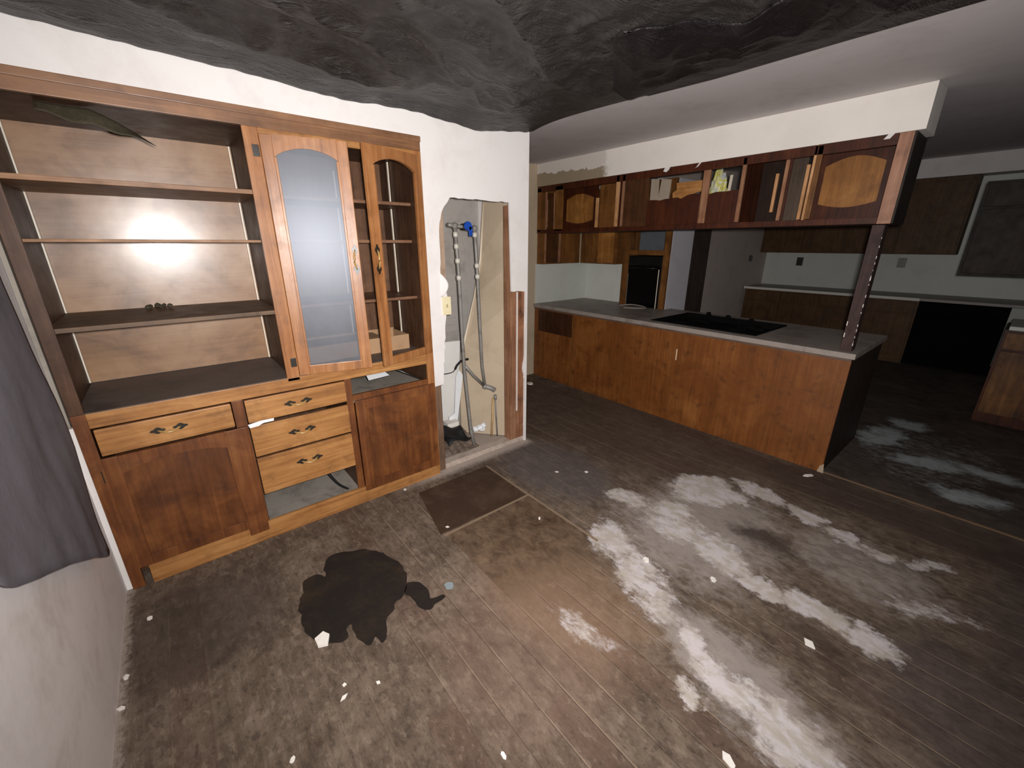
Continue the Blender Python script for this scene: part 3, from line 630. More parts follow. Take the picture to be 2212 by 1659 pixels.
for c in ((-0.515, 0.2, 1.757), (-0.335, 0.22, 1.745), (-0.272, 0.22, 0.50)):
    bm = bmesh.new(); bmesh.ops.create_icosphere(bm, subdivisions=2, radius=0.024, matrix=Matrix.Translation(c)); obj('elbow', bm, galv, pp)
vb = bmesh.new(); tube(vb, [(-0.455, 0.203, 1.753), (-0.385, 0.21, 1.749)], 0.022, 8); tube(vb, [(-0.425, 0.2, 1.753), (-0.425, 0.165, 1.753)], 0.009, 8)
vo = obj('valve', vb, iron, pp)
bm = bmesh.new(); tube(bm, [(-0.430, 0.170, 1.757), (-0.430, 0.156, 1.757)], 0.032, 8); box(bm, -0.425, -0.395, 0.156, 0.164, 1.69, 1.755, bev=0.003)
obj('valve_handle', bm, bluem, vo)
bm = bmesh.new(); tube(bm, [(-0.262, 0.15, 0.06), (-0.250, 0.15, 0.25), (-0.240, 0.15, 0.41)], 0.009, 10)
single('short_pipe', 'short yellowish pipe stub standing right of the tall pipes', 'pipe', bm, paint('old_copper', sr(190, 158, 110), sr(150, 120, 84), 0.6, 0.5, 20))
bm = bmesh.new(); tube(bm, [(-0.215, 0.13, 0.06), (-0.225, 0.13, 0.25), (-0.232, 0.13, 0.43)], 0.006, 10); tube(bm, [(-0.231, 0.13, 0.40), (-0.232, 0.13, 0.44)], 0.013, 10)
single('short_pipe', 'thin grey pipe with a shiny cap beside the yellowish stub', 'pipe', bm, galv)
bm = bmesh.new(); tube(bm, smooth_path([(-0.275, 0.20, 0.505), (-0.24, 0.17, 0.49), (-0.215, 0.16, 0.47)]), 0.02, 8)
obj('clamp', bm, galv, pp)
bm = bmesh.new(); tube(bm, smooth_path([(-0.54, 0.46, 0.60), (-0.44, 0.45, 0.605), (-0.40, 0.44, 0.66), (-0.36, 0.42, 0.70), (-0.34, 0.36, 0.72)]), [0.004]*9+[0.010]*16, 8)
single('black_cable', 'black cable curling across the off-white board in the wall opening', 'cable', bm, rubber)
bm = bmesh.new()
for c, r in (((-0.41, 0.17, 0.165), 0.024), ((-0.365, 0.17, 0.165), 0.028), ((-0.33, 0.17, 0.18), 0.022), ((-0.34, 0.17, 0.145), 0.020)):
    bmesh.ops.create_icosphere(bm, subdivisions=2, radius=r, matrix=Matrix.Translation(c))
for v in bm.verts: v.co += Vector((noise.noise(v.co*60), noise.noise(v.co*60+Vector((3, 0, 0))), noise.noise(v.co*60+Vector((0, 5, 0)))))*0.008
single('plastic_fitting', 'white plastic tee fitting lying against the left tall pipe', 'fitting', bm, paperm)
t = thing('electrical_outlet', 'cream electrical plate hanging at the ragged left edge of the wall opening', 'outlet', (-0.73, -0.006, 1.18))
obj('plate', B(-0.765, -0.700, -0.008, -0.001, 1.178, 1.300, bev=0.003), cream, t)
obj('toggle', B(-0.738, -0.728, -0.013, -0.008, 1.228, 1.250, bev=0.001), paint('dark_cream', sr(170, 156, 120), sr(140, 126, 96), 0.4), t)
# torn paper flaps on the drywall edge
bm = bmesh.new()
def fn(u, v):
    z = 1.30+0.17*u; return Vector((-0.775+0.055*v*math.sin(math.pi*min(1, u+0.08)), -0.002-0.018*math.sin(math.pi*u)*v, z))
sheet(bm, fn, 10, 6, 0.002, Vector((0, -1, 0)))
single('paper_flap', 'white drywall paper flap curling above the cream plate', 'paper', bm, white)

# ------------------------------------------------------------------ left wall: hanging grey cloth, scraps
bm = bmesh.new()
def fn(u, v):
    # v: 0 bottom -> 1 top ; u: 0 right (far) -> 1 left (near)
    def lin(k, z):
        for a, b in zip(k, k[1:]):
            if a[0] <= z <= b[0]: return a[1]+(b[1]-a[1])*(z-a[0])/(b[0]-a[0])
        return k[0][1] if z < k[0][0] else k[-1][1]
    z_b = lin([(0, 0.425), (0.03, 0.415), (0.25, 0.535), (0.5, 0.665), (0.74, 0.775), (0.86, 0.835), (0.93, 0.885), (0.98, 0.95), (1.0, 1.02)], u)
    z = z_b+(2.25-z_b)*v
    yr = lin([(0.42, -0.312), (0.66, -0.288), (0.88, -0.255), (1.02, -0.285), (1.3, -0.335), (1.53, -0.365), (2.3, -0.40)], z)
    y = yr+(-1.20-yr)*u
    x = -2.590+0.012*math.sin(4.2*u+1.6*v+0.8)+0.010*noise.noise(Vector((u*3.0, v*4.0+u*2, 2)))+0.004*noise.noise(Vector((u*11, v*8, 6)))
    return Vector((x, y, z))
sheet(bm, fn, 48, 40, 0.006, Vector((-1, 0, 0)))
single('hanging_cloth', 'grey cloth hanging down the white left wall beside the hutch', 'cloth', bm, cloth)

# ------------------------------------------------------------------ plastic sheeting under the ceiling
bm = bmesh.new()
def wallz(x):
    k = [(-2.635, 2.30), (-2.42, 2.330), (-2.2, 2.325), (-1.93, 2.322), (-1.6, 2.318), (-1.3, 2.31), (-0.87, 2.32), (-0.46, 2.318), (-0.05, 2.366), (0.25, 2.42)]
    for a, b in zip(k, k[1:]):
        if a[0] <= x <= b[0]: return a[1]+(b[1]-a[1])*(x-a[0])/(b[0]-a[0])
    return k[0][1] if x < k[0][0] else k[-1][1]
def edge_x(y): 
    return 0.035+0.16*min(1.0, max(0, -y)/1.2) if y > -1.2 else 0.195+0.015*min(1, (-1.2-y))
def ridge(x, y, z): return 1-abs(noise.noise(Vector((x, y, z))))*2.2
def sheet_z(x, y):
    top = ceil_z(x)-0.006
    near = math.exp(y/0.16); zt = WZ(x)
    z = top+(min(zt, top)-top)*near
    edge = min(1, max(0, (edge_x(y)-x))/0.55)**1.3
    a = x*0.85+y*0.52; b = -x*0.52+y*0.85
    d = 0.040*(noise.noise(Vector((x*1.7, y*1.7+x, 0)))-0.5)
    d -= 0.050*max(0, ridge(a*0.9+0.4*noise.noise(Vector((a*2, b*2, 8))), b*2.6, 3)-0.25)
    d -= 0.016*max(0, ridge(a*3.1, b*6.5+noise.noise(Vector((a*3, b*3, 1))), 7)-0.2)
    d += 0.006*noise.noise(Vector((x*13, y*11, 2)))
    return z+min(0, d)*edge*(1-near*0.85)
def fn(u, v):
    # the free edge follows the ceiling; the far end hangs a little down the back wall
    y = -0.004-4.3*(1-(1-v)**0.75); x = XB+0.004+(edge_x(y)-XB-0.004)*u
    return Vector((x, y, sheet_z(x, y)))
def WZ(x):
    k = [(-2.64, 2.385), (-2.42, 2.392), (-2.307, 2.386), (-1.93, 2.375), (-1.6, 2.366), (-1.3, 2.343), (-0.87, 2.352), (-0.46, 2.322), (-0.05, 2.366), (0.3, 2.43)]
    for a, b in zip(k, k[1:]):
        if a[0] <= x <= b[0]: return a[1]+(b[1]-a[1])*(x-a[0])/(b[0]-a[0])+0.006*noise.noise(Vector((x*14, 0, 0)))
    return 2.38
sheet(bm, fn, 190, 230, 0.002, Vector((0, 0, 1)))
psheet = single('plastic_sheeting', 'black crinkled plastic sheeting sagging under the whole dining room ceiling', 'plastic sheet', bm, poly)
bm = bmesh.new()
def flap_x(y):
    k = [(-3.0, -0.42), (-1.74, -0.44), (-1.56, -0.45), (-1.42, -0.66), (-1.335, -0.75), (-1.25, -0.70), (-1.1, -0.50), (-0.85, -0.175), (-0.5, 0.0)]
    for a, b in zip(k, k[1:]):
        if a[0] <= y <= b[0]: return a[1]+(b[1]-a[1])*(y-a[0])/(b[0]-a[0])
    return -0.4
def fn(u, v):
    y = -0.84-1.9*v; xl = flap_x(y); xr = edge_x(y)+0.004
    x = xl+(xr-xl)*u
    z = sheet_z(min(x, edge_x(y)-0.001), y)-0.004-0.045*math.sin(math.pi*u)*(1-u)*(0.7+0.3*math.sin(5*v))-0.028*max(0, ridge(x*5, y*3, 5)-0.1)*math.sin(math.pi*u)*(1-u)
    return Vector((x, y, z))
sheet(bm, fn, 50, 110, 0.002, Vector((0, 0, 1)))
obj('overlapping_flap', bm, poly2, psheet)['label'] = 'darker reddish-black flap'

# ------------------------------------------------------------------ peninsula
t = thing('peninsula_cabinet', 'long kitchen peninsula cabinet faced with worn reddish-brown veneer', 'kitchen cabinet', (1.85, -0.2, 0))
obj('front_panel', B(1.366, 1.386, -1.828, 1.405, 0.0, 0.885, bev=0.002), pen, t)
obj('end_panel', B(1.387, 2.30, -1.826, -1.806, 0.0, 0.885, bev=0.002), wood('dark_end_panel', sr(40, 28, 22), sr(62, 46, 36), sr(82, 62, 50), 'z', 0.6, 0.3, 0.8, seed=24, k=0.50), t)
obj('top_strip', B(1.360, 1.3655, -1.828, 1.405, 0.868, 0.885), wood('grey_brown_edge', sr(92, 68, 54), sr(122, 96, 80), sr(140, 114, 96), 'y', 0.5, 0.4, 0.9, seed=25, k=0.60), t)
obj('inset_panel', B(1.3615, 1.3655, 0.755, 1.33, 0.60, 0.862), wood('dark_inset', sr(58, 32, 16), sr(88, 50, 26), sr(110, 66, 36), 'z', 0.5, 0.4, 0.8, seed=26, k=0.50), t)
obj('batten', B(1.356, 1.3655, 0.735, 0.752, 0.0, 0.866), kwood, t)
obj('back_panel', B(2.28, 2.30, -1.805, 0.10, 0.0, 0.885), darkin, t)
obj('scratch', B(1.3640, 1.3655, -0.562, -0.552, 0.61, 0.715), paint('scratch_pale', sr(220, 196, 168), sr(200, 176, 150), 0.3), t)
bm = bmesh.new(); prism_x(bm, [(-1.842, 0.0), (-1.800, 0.0), (-1.81, 0.05), (-1.832, 0.075)], 1.3635, 1.3655)
obj('chipped_corner', bm, paint('raw_chip', sr(170, 150, 128), sr(140, 118, 96), 0.4), t)
# countertop with a rectangular cutout
bm = bmesh.new()
X0, X1, Y0, Y1 = 1.350, 2.335, -1.845, 1.419; cx0, cx1, cy0, cy1 = 1.455, 2.17, -1.165, -0.185
box(bm, X0, cx0, Y0, Y1, 0.887, 0.925); box(bm, cx1, X1-0.02, Y0, 0.10, 0.887, 0.925)
box(bm, cx0, cx1, Y0, cy0, 0.887, 0.925); box(bm, cx0, cx1, cy1, Y1, 0.887, 0.925)
box(bm, cx1, 2.315, 0.752, Y1, 0.887, 0.925)
bmesh.ops.remove_doubles(bm, verts=bm.verts, dist=0.0001)
single('kitchen_countertop', 'grey laminate countertop on the peninsula, wrapping into the back corner', 'countertop', bm, counter)
t = thing('cooktop', 'black cooktop sunk in the peninsula counter, grimy and dark', 'cooktop', (1.81, -0.675, 0.90))
bm = BB((cx0+0.004, cx1-0.004, cy0+0.004, cy1-0.004, 0.86, 0.872), (cx0+0.004, cx0+0.022, cy0+0.004, cy1-0.004, 0.872, 0.930), (cx1-0.022, cx1-0.004, cy0+0.004, cy1-0.004, 0.872, 0.932),
        (cx0+0.022, cx1-0.022, cy0+0.004, cy0+0.022, 0.872, 0.930), (cx0+0.022, cx1-0.022, cy1-0.022, cy1-0.004, 0.872, 0.930), bev=0.002)
obj('tray', bm, rangem, t)
for bx, by in ((1.64, -0.42), (1.98, -0.42), (1.64, -0.92), (1.98, -0.92)):
    bm = bmesh.new()
    for r in (0.095, 0.065, 0.035):
        tube(bm, [(bx+r*math.cos(a), by+r*math.sin(a), 0.905) for a in [2*math.pi*k/24 for k in range(25)]], 0.006, 6, cap=False)
    for a in (0, math.pi/2): box(bm, bx-0.11*math.cos(a)-0.004, bx+0.11*math.cos(a)+0.004, by-0.11*math.sin(a)-0.004, by+0.11*math.sin(a)+0.004, 0.874, 0.900)
    obj('burner', bm, rangem, t)
for y, h in ((-0.44, 0.034), (-0.64, 0.026), (-0.86, 0.02)):
    bm = bmesh.new(); tube(bm, [(2.13, y, 0.925), (2.13, y, 0.932+h)], [0.03, 0.018], 10)
    obj('knob', bm, rangem, t)
bm = bmesh.new(); tube(bm, smooth_path([(2.02, 0.60, 0.9335), (2.10, 0.50, 0.948), (2.14, 0.36, 0.938), (2.08, 0.28, 0.9335), (1.98, 0.34, 0.9335), (1.90, 0.46, 0.9335)]), 0.006, 8)
single('cable', 'thin cable looped on the counter in front of the wall oven', 'cable', bm, counter)
# post
t = thing('post', 'dark wooden post with peeling paint between the counter end and the hanging cabinets', 'post', (1.46, -1.765, 0.925))
obj('shaft', B(1.420, 1.520, -1.800, -1.735, 0.9255, 1.752, bev=0.002), postw, t)
for k in range(22):
    z = 0.96+k*0.034+random.uniform(-0.01, 0.01)
    if random.random() < 0.7: obj('paint_flake', B(1.4185, 1.4215, -1.8012, -1.7988+random.uniform(-0.001, 0.003), z, z+random.uniform(0.005, 0.026)), chipm, t)
for z in (1.02, 1.10): obj('paint_flake', B(1.4185, 1.4195, -1.742, -1.737, z, z+0.03), chipm, t)

# ------------------------------------------------------------------ hanging cabinets over the peninsula
hc = thing('hanging_cabinet', 'row of open wooden cabinets hung above the peninsula, doors missing', 'wall cabinet', (1.545, -0.2, 1.755))
UX0, UX1, UZ0, UZ1 = 1.380, 1.705, 1.757, 2.262
bm = BB((UX0+0.02, UX1, -1.82, 1.405, UZ0, UZ0+0.018), (UX0+0.02, UX1, -1.82, 1.405, UZ1-0.018, UZ1-0.001))
for y in (1.385, 0.27, -0.89, -1.20):
    box(bm, UX0+0.02, UX1-0.002, y-0.009, y+0.009, UZ0+0.018, UZ1-0.018)
obj('carcass', bm, kback, hc)  # darker wood inside: interior shade put into the colour
obj('end_panel', B(UX0+0.012, UX1+0.01, -1.838, -1.8205, UZ0, UZ1-0.001, bev=0.002), wood('dark_upper_end', sr(30, 22, 16), sr(48, 36, 26), sr(62, 48, 36), 'z', 0.6, 0.3, 0.8, seed=27, k=0.50), hc)
obj('bottom_rail', B(UX0, UX0+0.02, -1.758, 1.405, UZ0, UZ0+0.040, bev=0.002), kback, hc)
obj('top_rail', B(UX0, UX0+0.02, -1.758, 1.405, 2.20, UZ1-0.001, bev=0.002), kback, hc)
def kst(y0, y1, z0=UZ0+0.02, z1=2.24, x=UX0, m=None, d=0.02): return obj('stile', B(x, x+d, y0, y1, z0, z1, bev=0.002), m or kwood_l, hc)
kst(1.34, 1.405, m=kwood); kst(1.245, 1.260, 1.82, 2.12, m=stud); kst(1.12, 1.135, 1.80, 2.18, m=stud); kst(1.00, 1.115, m=kwood)
kst(0.50, 0.53, 1.80, 2.08, m=kwood_l); kst(0.252, 0.288, 1.80, 2.255); kst(0.185, 0.215, 1.80, 2.255, m=stud)
kst(-0.635, -0.578, 1.80, 2.20, m=stud); kst(-0.905, -0.878, 1.80, 2.25, m=stud); kst(-1.125, -1.105, 1.86, 2.12, x=1.42, m=kwood_l)
kst(-1.195, -1.165, 1.80, 2.20, x=1.40, m=stud); kst(-1.325, -1.305, 1.80, 2.15, x=1.384); kst(-1.352, -1.336, 1.79, 2.262)
kst(-1.385, -1.355, 1.80, 2.255, m=kwood); kst(-1.828, -1.760, UZ0-0.001, 2.262, m=wood('pinkish_end_stile', sr(130, 92, 72), sr(170, 122, 96), sr(192, 146, 116), 'z', 0.5, 0.4, 0.6, seed=28, k=0.80))
# kitchen-side panels seen through the open fronts
obj('rear_panel', B(UX1, UX1+0.008, 0.279, 0.745, UZ0+0.018, UZ1-0.018), wood('speckled_rear', sr(88, 54, 24), sr(132, 84, 40), sr(156, 106, 56), 'z', 0.5, 0.3, 1.1, seed=29, k=0.85), hc)
obj('front_panel', B(UX0+0.002, UX0+0.012, -0.075, 0.184, UZ0+0.04, 2.20), wood('brown_blank_panel', sr(62, 36, 18), sr(94, 58, 32), sr(116, 76, 46), 'z', 0.5, 0.35, 0.9, seed=30, k=0.60), hc)
pts = [(-0.577, UZ0+0.041), (-0.076, UZ0+0.041), (-0.076, 2.015)]+[(y, 2.01+0.006*math.sin(40*y)) for y in (-0.15, -0.2, -0.25, -0.3)]+[(-0.36, 2.018), (-0.40, 2.004), (-0.46, 2.03), (-0.52, 2.036), (-0.577, 2.030)]
bm = bmesh.new(); prism_x(bm, pts, UX0+0.006, UX0+0.014); obj('broken_front', bm, kback, hc)
pts = [(-0.877, UZ0+0.041), (-0.636, UZ0+0.041), (-0.636, 2.02), (-0.70, 2.032), (-0.78, 2.03), (-0.877, 2.035)]
bm = bmesh.new(); prism_x(bm, pts, UX0+0.006, UX0+0.014); obj('broken_front', bm, kback, hc)
obj('rear_panel', B(UX1, UX1+0.008, -1.190, -0.899, UZ0+0.018, UZ1-0.018), wood('very_dark_rear', sr(34, 20, 14), sr(52, 32, 22), sr(66, 42, 30), 'z', 0.6, 0.25, 0.6, seed=31, k=0.50), hc)
obj('front_panel', B(1.41, 1.42, -1.304, -1.196, UZ0+0.018, 2.20), wood('grey_blank_panel', sr(56, 44, 34), sr(78, 62, 50), sr(96, 80, 66), 'z', 0.6, 0.3, 0.8, seed=32, k=0.70), hc)
def arched_rear(y0, y1, z0, z1):
    n = 14; up_ = [(y0+(y1-y0)*k/n, z1-0.05+0.05*math.sin(math.pi*k/n)) for k in range(n+1)]
    dn = [(y1-(y1-y0)*k/n, z0+0.03-0.03*math.sin(math.pi*k/n)) for k in range(n+1)]
    obj('door_frame', B(UX1, UX1+0.008, y0-0.06, y1+0.06, UZ0+0.018, UZ1-0.018), kback, hc)
    bm = bmesh.new(); prism_x(bm, up_+dn, UX1-0.006, UX1-0.0005); obj('arched_panel', bm, kpanel, hc)
arched_rear(0.83, 1.24, 1.865, 2.18); arched_rear(-1.665, -1.325, 1.885, 2.215)
# things lying in the hanging cabinets
bm = bmesh.new(); prism_x(bm, [(-0.16, 2.174), (-0.44, 2.173), (-0.43, 2.085), (-0.36, 2.075), (-0.326, 2.055), (-0.27, 2.045), (-0.26, 1.777), (-0.18, 1.777), (-0.131, 2.09), (-0.17, 2.115)], 1.690, 1.698)
single('plywood_offcut', 'orange broken plywood piece stuck in the open hanging cabinet', 'plywood', bm, wood('orange_ply', sr(168, 108, 52), sr(208, 146, 84), sr(226, 168, 104), 'y', 0.6, 0.3, 0.9, seed=33, k=0.80))
bm = bmesh.new(); prism_x(bm, [(0.103, 2.235), (0.02, 2.225), (0.008, 2.06), (-0.008, 2.225), (-0.112, 2.208), (-0.108, 2.102), (-0.077, 1.777), (0.094, 1.777)], 1.680, 1.688)
single('paper_sheets', 'greige torn paper sheets left of the plywood piece in the hanging cabinet', 'paper', bm, paint('greige_paper', sr(176, 160, 142), sr(150, 134, 116), 0.5))
bm = bmesh.new()
bmesh.ops.create_icosphere(bm, subdivisions=4, radius=1.0)
for v in bm.verts:
    n_ = v.co.normalized(); k = 1+0.35*noise.noise(n_*2.2+Vector((1, 4, 2)))+0.12*noise.noise(n_*6)
    v.co = Vector((1.60+0.06*n_.x*k, -0.605+0.075*n_.y*k, 1.99+0.22*n_.z*k)); v.co.z = min(max(v.co.z, 1.7765), 2.225)
t_ = NT('yellow_green_plastic_bag'); a_ = t_.noise(t_.geo.outputs['Position'], 14, 5, 0.6)
pb = t_.fin(t_.ramp(a_, [(0.40, sr(190, 190, 190)), (0.5, sr(206, 204, 150)), (0.58, sr(200, 190, 60)), (0.66, sr(220, 224, 226))]), 0.3, 0.6)
single('plastic_bag', 'crumpled white and yellow plastic bag in the open hanging cabinet', 'bag', bm, pb)
bm = B(1.60, 1.612, -0.705, -0.682, 1.94, 2.175, bev=0.003)
for v in bm.verts: v.co.y += (v.co.z-2.0)*-0.05
box(bm, 1.6025, 1.6100, -0.698, -0.686, 1.776, 1.95)
single('white_stick', 'slim pale stick standing right of the plastic bag', 'stick', bm, paint('pale_stick', sr(214, 200, 180), sr(190, 176, 154), 0.4))
for nm, lab, ps in (('drywall_tear', 'larger white drywall paper tear hanging under the soffit', [(-0.21, 2.235), (-0.225, 2.262), (-0.275, 2.2625), (-0.262, 2.24), (-0.24, 2.225)]),
                    ('drywall_tear', 'thin pinkish drywall paper tear hanging under the soffit', [(-0.50, 2.225), (-0.51, 2.232), (-0.535, 2.2625), (-0.55, 2.2625), (-0.525, 2.235)]),
                    ('drywall_tear', 'pale drywall paper tear under the right end of the soffit', [(-1.69, 2.236), (-1.71, 2.2625), (-1.74, 2.2625), (-1.72, 2.236)])):
    bm = bmesh.new(); prism_x(bm, ps, 1.372, 1.3745); single(nm, lab, 'paper', bm, white)

# ------------------------------------------------------------------ corner wall cabinets + backsplash
t = thing('wall_cabinet', 'brown wall cabinet on the tan wall left of the corner, above the backsplash', 'wall cabinet', (1.75, 1.3, 1.405))
obj('body', B(1.40, 2.058, 1.32, 1.419, 1.405, 2.26, bev=0.002), kwood, t)
obj('door', B(1.46, 1.64, 1.300, 1.3195, 1.42, 2.20, bev=0.003), wood('left_corner_door', sr(60, 32, 14), sr(94, 56, 26), sr(118, 74, 38), 'z', 0.5, 0.35, 0.9, seed=35, k=0.55), t)
obj('stile', B(1.425, 1.445, 1.306, 1.3195, 1.42, 2.22, bev=0.002), stud, t)
obj('stile', B(1.66, 1.685, 1.300, 1.3195, 1.42, 2.22, bev=0.002), stud, t)
obj('door', B(1.71, 2.00, 1.300, 1.3195, 1.42, 2.20, bev=0.003), kwood, t)
t = thing('wall_cabinet', 'mottled orange-brown wall cabinet between the corner and the wall oven', 'wall cabinet', (2.2, 1.0, 1.405))
obj('body', B(2.06, 2.315, 0.746, 1.299, 1.405, 2.26, bev=0.002), kwood, t)
obj('door', B(2.04, 2.0595, 1.04, 1.28, 1.42, 2.22, bev=0.003), kwood, t)
obj('door', B(2.04, 2.0595, 0.775, 1.01, 1.42, 2.22, bev=0.003), kpanel, t)
bm = BB((1.38, 2.305, 1.408, 1.4185, 0.927, 1.404)); 
single('backsplash', 'pale laminate backsplash panel on the tan wall left of the corner', 'backsplash', bm, backsplash)
bm = BB((2.306, 2.318, 0.746, 1.407, 0.927, 1.404))
single('backsplash', 'pale laminate backsplash panel between the corner and the wall oven', 'backsplash', bm, backsplash)

# ------------------------------------------------------------------ oven tower
t = thing('oven_cabinet', 'tall wooden oven cabinet at the end of the pale backsplash', 'cabinet', (2.48, 0.44, 0))
bm = BB((2.20, 2.24, 0.655, 0.744, 0.0, 2.30), (2.20, 2.24, 0.135, 0.200, 0.0, 2.30), (2.20, 2.24, 0.2005, 0.6545, 1.515, 1.570), (2.20, 2.24, 0.2005, 0.6545, 1.80, 2.30), (2.20, 2.24, 0.2005, 0.6545, 0.0, 0.84),
        (2.241, 2.68, 0.726, 0.744, 0.0, 2.30), (2.241, 2.68, 0.1505, 0.168, 0.0, 2.30), (2.68, 2.69, 0.151, 0.744, 0.0, 2.30), (2.241, 2.679, 0.169, 0.725, 1.525, 1.545), bev=0.0015)
obj('body', bm, kwood, t)
obj('side_panel', B(2.24, 2.69, 0.132, 0.150, 0.0, 2.30, bev=0.002), paint('pale_painted_side', sr(190, 186, 192), sr(166, 162, 166), 0.4), t)
obj('niche_back', B(2.50, 2.51, 0.169, 0.725, 1.546, 2.0), ovenpanel, t)
t = thing('wall_oven', 'black built-in wall oven set in the tall wooden cabinet', 'oven', (2.3, 0.43, 0.85))
obj('body', B(2.205, 2.60, 0.206, 0.650, 0.850, 1.505, bev=0.004), blackm, t)
obj('door', B(2.188, 2.204, 0.214, 0.642, 0.870, 1.395, bev=0.004), darkglass, t)
obj('control_panel', B(2.190, 2.204, 0.214, 0.642, 1.410, 1.500, bev=0.004), blackm, t)
obj('door_trim', B(2.184, 2.1875, 0.222, 0.230, 0.90, 1.36), metalstrip, t)
obj('door_trim', B(2.184, 2.1875, 0.632, 0.636, 0.90, 1.30), galv, t)
bm = bmesh.new(); tube(bm, [(2.188, 0.26, 1.372), (2.160, 0.27, 1.372), (2.160, 0.59, 1.372), (2.188, 0.60, 1.372)], 0.009, 8); obj('handle', bm, blackm, t)
# hall door (dark) and light switch knob
t = thing('hall_door', 'narrow dark brown door edge in the hall wall right of the oven cabinet', 'door', (4.0, 0.74, 0))
obj('leaf', B(3.55, 4.29, 0.715, 0.749, 0.0, 2.3, bev=0.002), wood('hall_door_wood', sr(58, 46, 40), sr(82, 68, 60), sr(96, 82, 74), 'z', 0.6, 0.3, 0.6, seed=36, k=0.70), t)
t = thing('wall_socket', 'dark oval socket on the greige hall wall near the far counter', 'socket', (5.91, 0.745, 1.37))
bm = bmesh.new(); prism_y(bm, [(5.91+0.06*math.cos(a), 1.40+0.055*math.sin(a)) for a in [2*math.pi*k/20 for k in range(20)]], 0.735, 0.749); obj('plate', bm, iron, t)

# ------------------------------------------------------------------ far cabinet run
t = thing('far_base_cabinet', 'dark wooden base cabinets along the far kitchen wall', 'kitchen cabinet', (6.2, -0.45, 0))
obj('body', B(5.82, 6.58, -1.585, 0.70, 0.0, 0.895, bev=0.002), fardark, t)
for a, b in ((0.68, 0.14), (0.12, -0.42), (-0.44, -0.98), (-1.0, -1.56)):
    d = obj('drawer', B(5.80, 5.8195, b, a, 0.72, 0.87, bev=0.004), fardark, t)
    obj('knob', B(5.785, 5.7995, (a+b)/2-0.015, (a+b)/2+0.015, 0.785, 0.81, bev=0.004), iron, d)
    obj('door', B(5.80, 5.8195, b, a, 0.10, 0.70, bev=0.004), fardark, t)
t = thing('far_countertop', 'far countertop with a pale front edge under the far wall cabinets', 'countertop', (6.2, -1.5, 0.9))
obj('top', B(5.785, 6.598, -4.2, 0.715, 0.897, 0.930), counter, t)
obj('front_edge', B(5.770, 5.7845, -1.585, 0.715, 0.893, 0.932, bev=0.003), paint('pale_edge', sr(220, 216, 206), sr(196, 192, 182), 0.3), t)
bm = BB((5.80, 6.50, -2.42, -1.590, 0.02, 0.893), bev=0.004)
t = thing('black_range', 'black range standing under the far countertop beside the dark base cabinets', 'range', (6.1, -2.0, 0))
obj('body', bm, rangem, t)
obj('oven_door', B(5.775, 5.7995, -2.40, -1.61, 0.20, 0.74, bev=0.006), rangem, t)
obj('control_panel', B(5.775, 5.7995, -2.40, -1.61, 0.76, 0.885, bev=0.006), rangem, t)
bm = bmesh.new(); tube(bm, [(5.775, -2.35, 0.71), (5.74, -2.34, 0.71), (5.74, -1.67, 0.71), (5.775, -1.66, 0.71)], 0.01, 8); obj('handle', bm, rangem, t)
t = thing('far_wall_cabinet', 'dark wall cabinets on the far kitchen wall below the far soffit', 'wall cabinet', (6.4, -0.5, 1.5))
obj('body', B(6.27, 6.598, -1.74, 0.74, 1.497, 2.498, bev=0.002), fardark, t)
for a, b in ((0.70, 0.12), (0.10, -0.48), (-0.50, -1.08), (-1.10, -1.72)): obj('door', B(6.25, 6.2695, b, a, 1.515, 2.44, bev=0.004), fardark, t)
nearw = wood('near_dark_door', sr(44, 32, 22), sr(60, 46, 34), sr(76, 60, 44), 'z', 0.6, 0.25, 0.8, seed=38, k=0.45)
t = thing('side_wall_cabinet', 'very dark wall cabinet at the right picture edge, nearer than the far run', 'wall cabinet', (3.8, -2.6, 1.36))
obj('body', B(3.62, 3.95, -3.6, -2.02, 1.36, 2.16, bev=0.002), wood('near_dark_upper', sr(44, 34, 28), sr(64, 52, 44), sr(78, 64, 54), 'z', 0.6, 0.25, 0.8, seed=37, k=0.28), t)
for a, b in ((-2.04, -2.52), (-2.54, -3.04), (-3.06, -3.56)):
    obj('door', B(3.60, 3.6195, b, a, 1.38, 1.93, bev=0.004), nearw, t)
    obj('door', B(3.60, 3.6195, b, a, 1.95, 2.14, bev=0.003), nearw, t)
t = thing('side_base_cabinet', 'reddish dark base cabinet at the right picture edge on the kitchen floor', 'kitchen cabinet', (4.0, -3.2, 0))
obj('body', B(3.68, 4.28, -4.0, -2.44, 0.0, 0.895, bev=0.002), kback, t)
for a, b in ((-2.46, -2.96), (-2.98, -3.48), (-3.5, -4.0)):
    obj('door', B(3.66, 3.6795, b, a, 0.10, 0.70, bev=0.004), kwood, t)
    obj('drawer', B(3.66, 3.6795, b, a, 0.72, 0.87, bev=0.004), kwood, t)
single('side_countertop', 'short countertop with a pale edge at the right picture edge', 'countertop', B(3.645, 4.30, -4.02, -2.46, 0.897, 0.932, bev=0.004), backsplash)
for x, y, z, lab in ((6.58, 0.187, 1.346, 'dark wall outlet on the far backsplash, left one near the socket wall'), (6.58, -1.17, 1.366, 'faint wall outlet on the far backsplash, right one beyond the post')):
    t = thing('wall_outlet', lab, 'outlet', (x, y, z-0.06))
    mm = galv if y < 0 else iron
    obj('plate', B(6.588, 6.599, y-0.05, y+0.05, z-0.07, z+0.07, bev=0.003), mm, t)

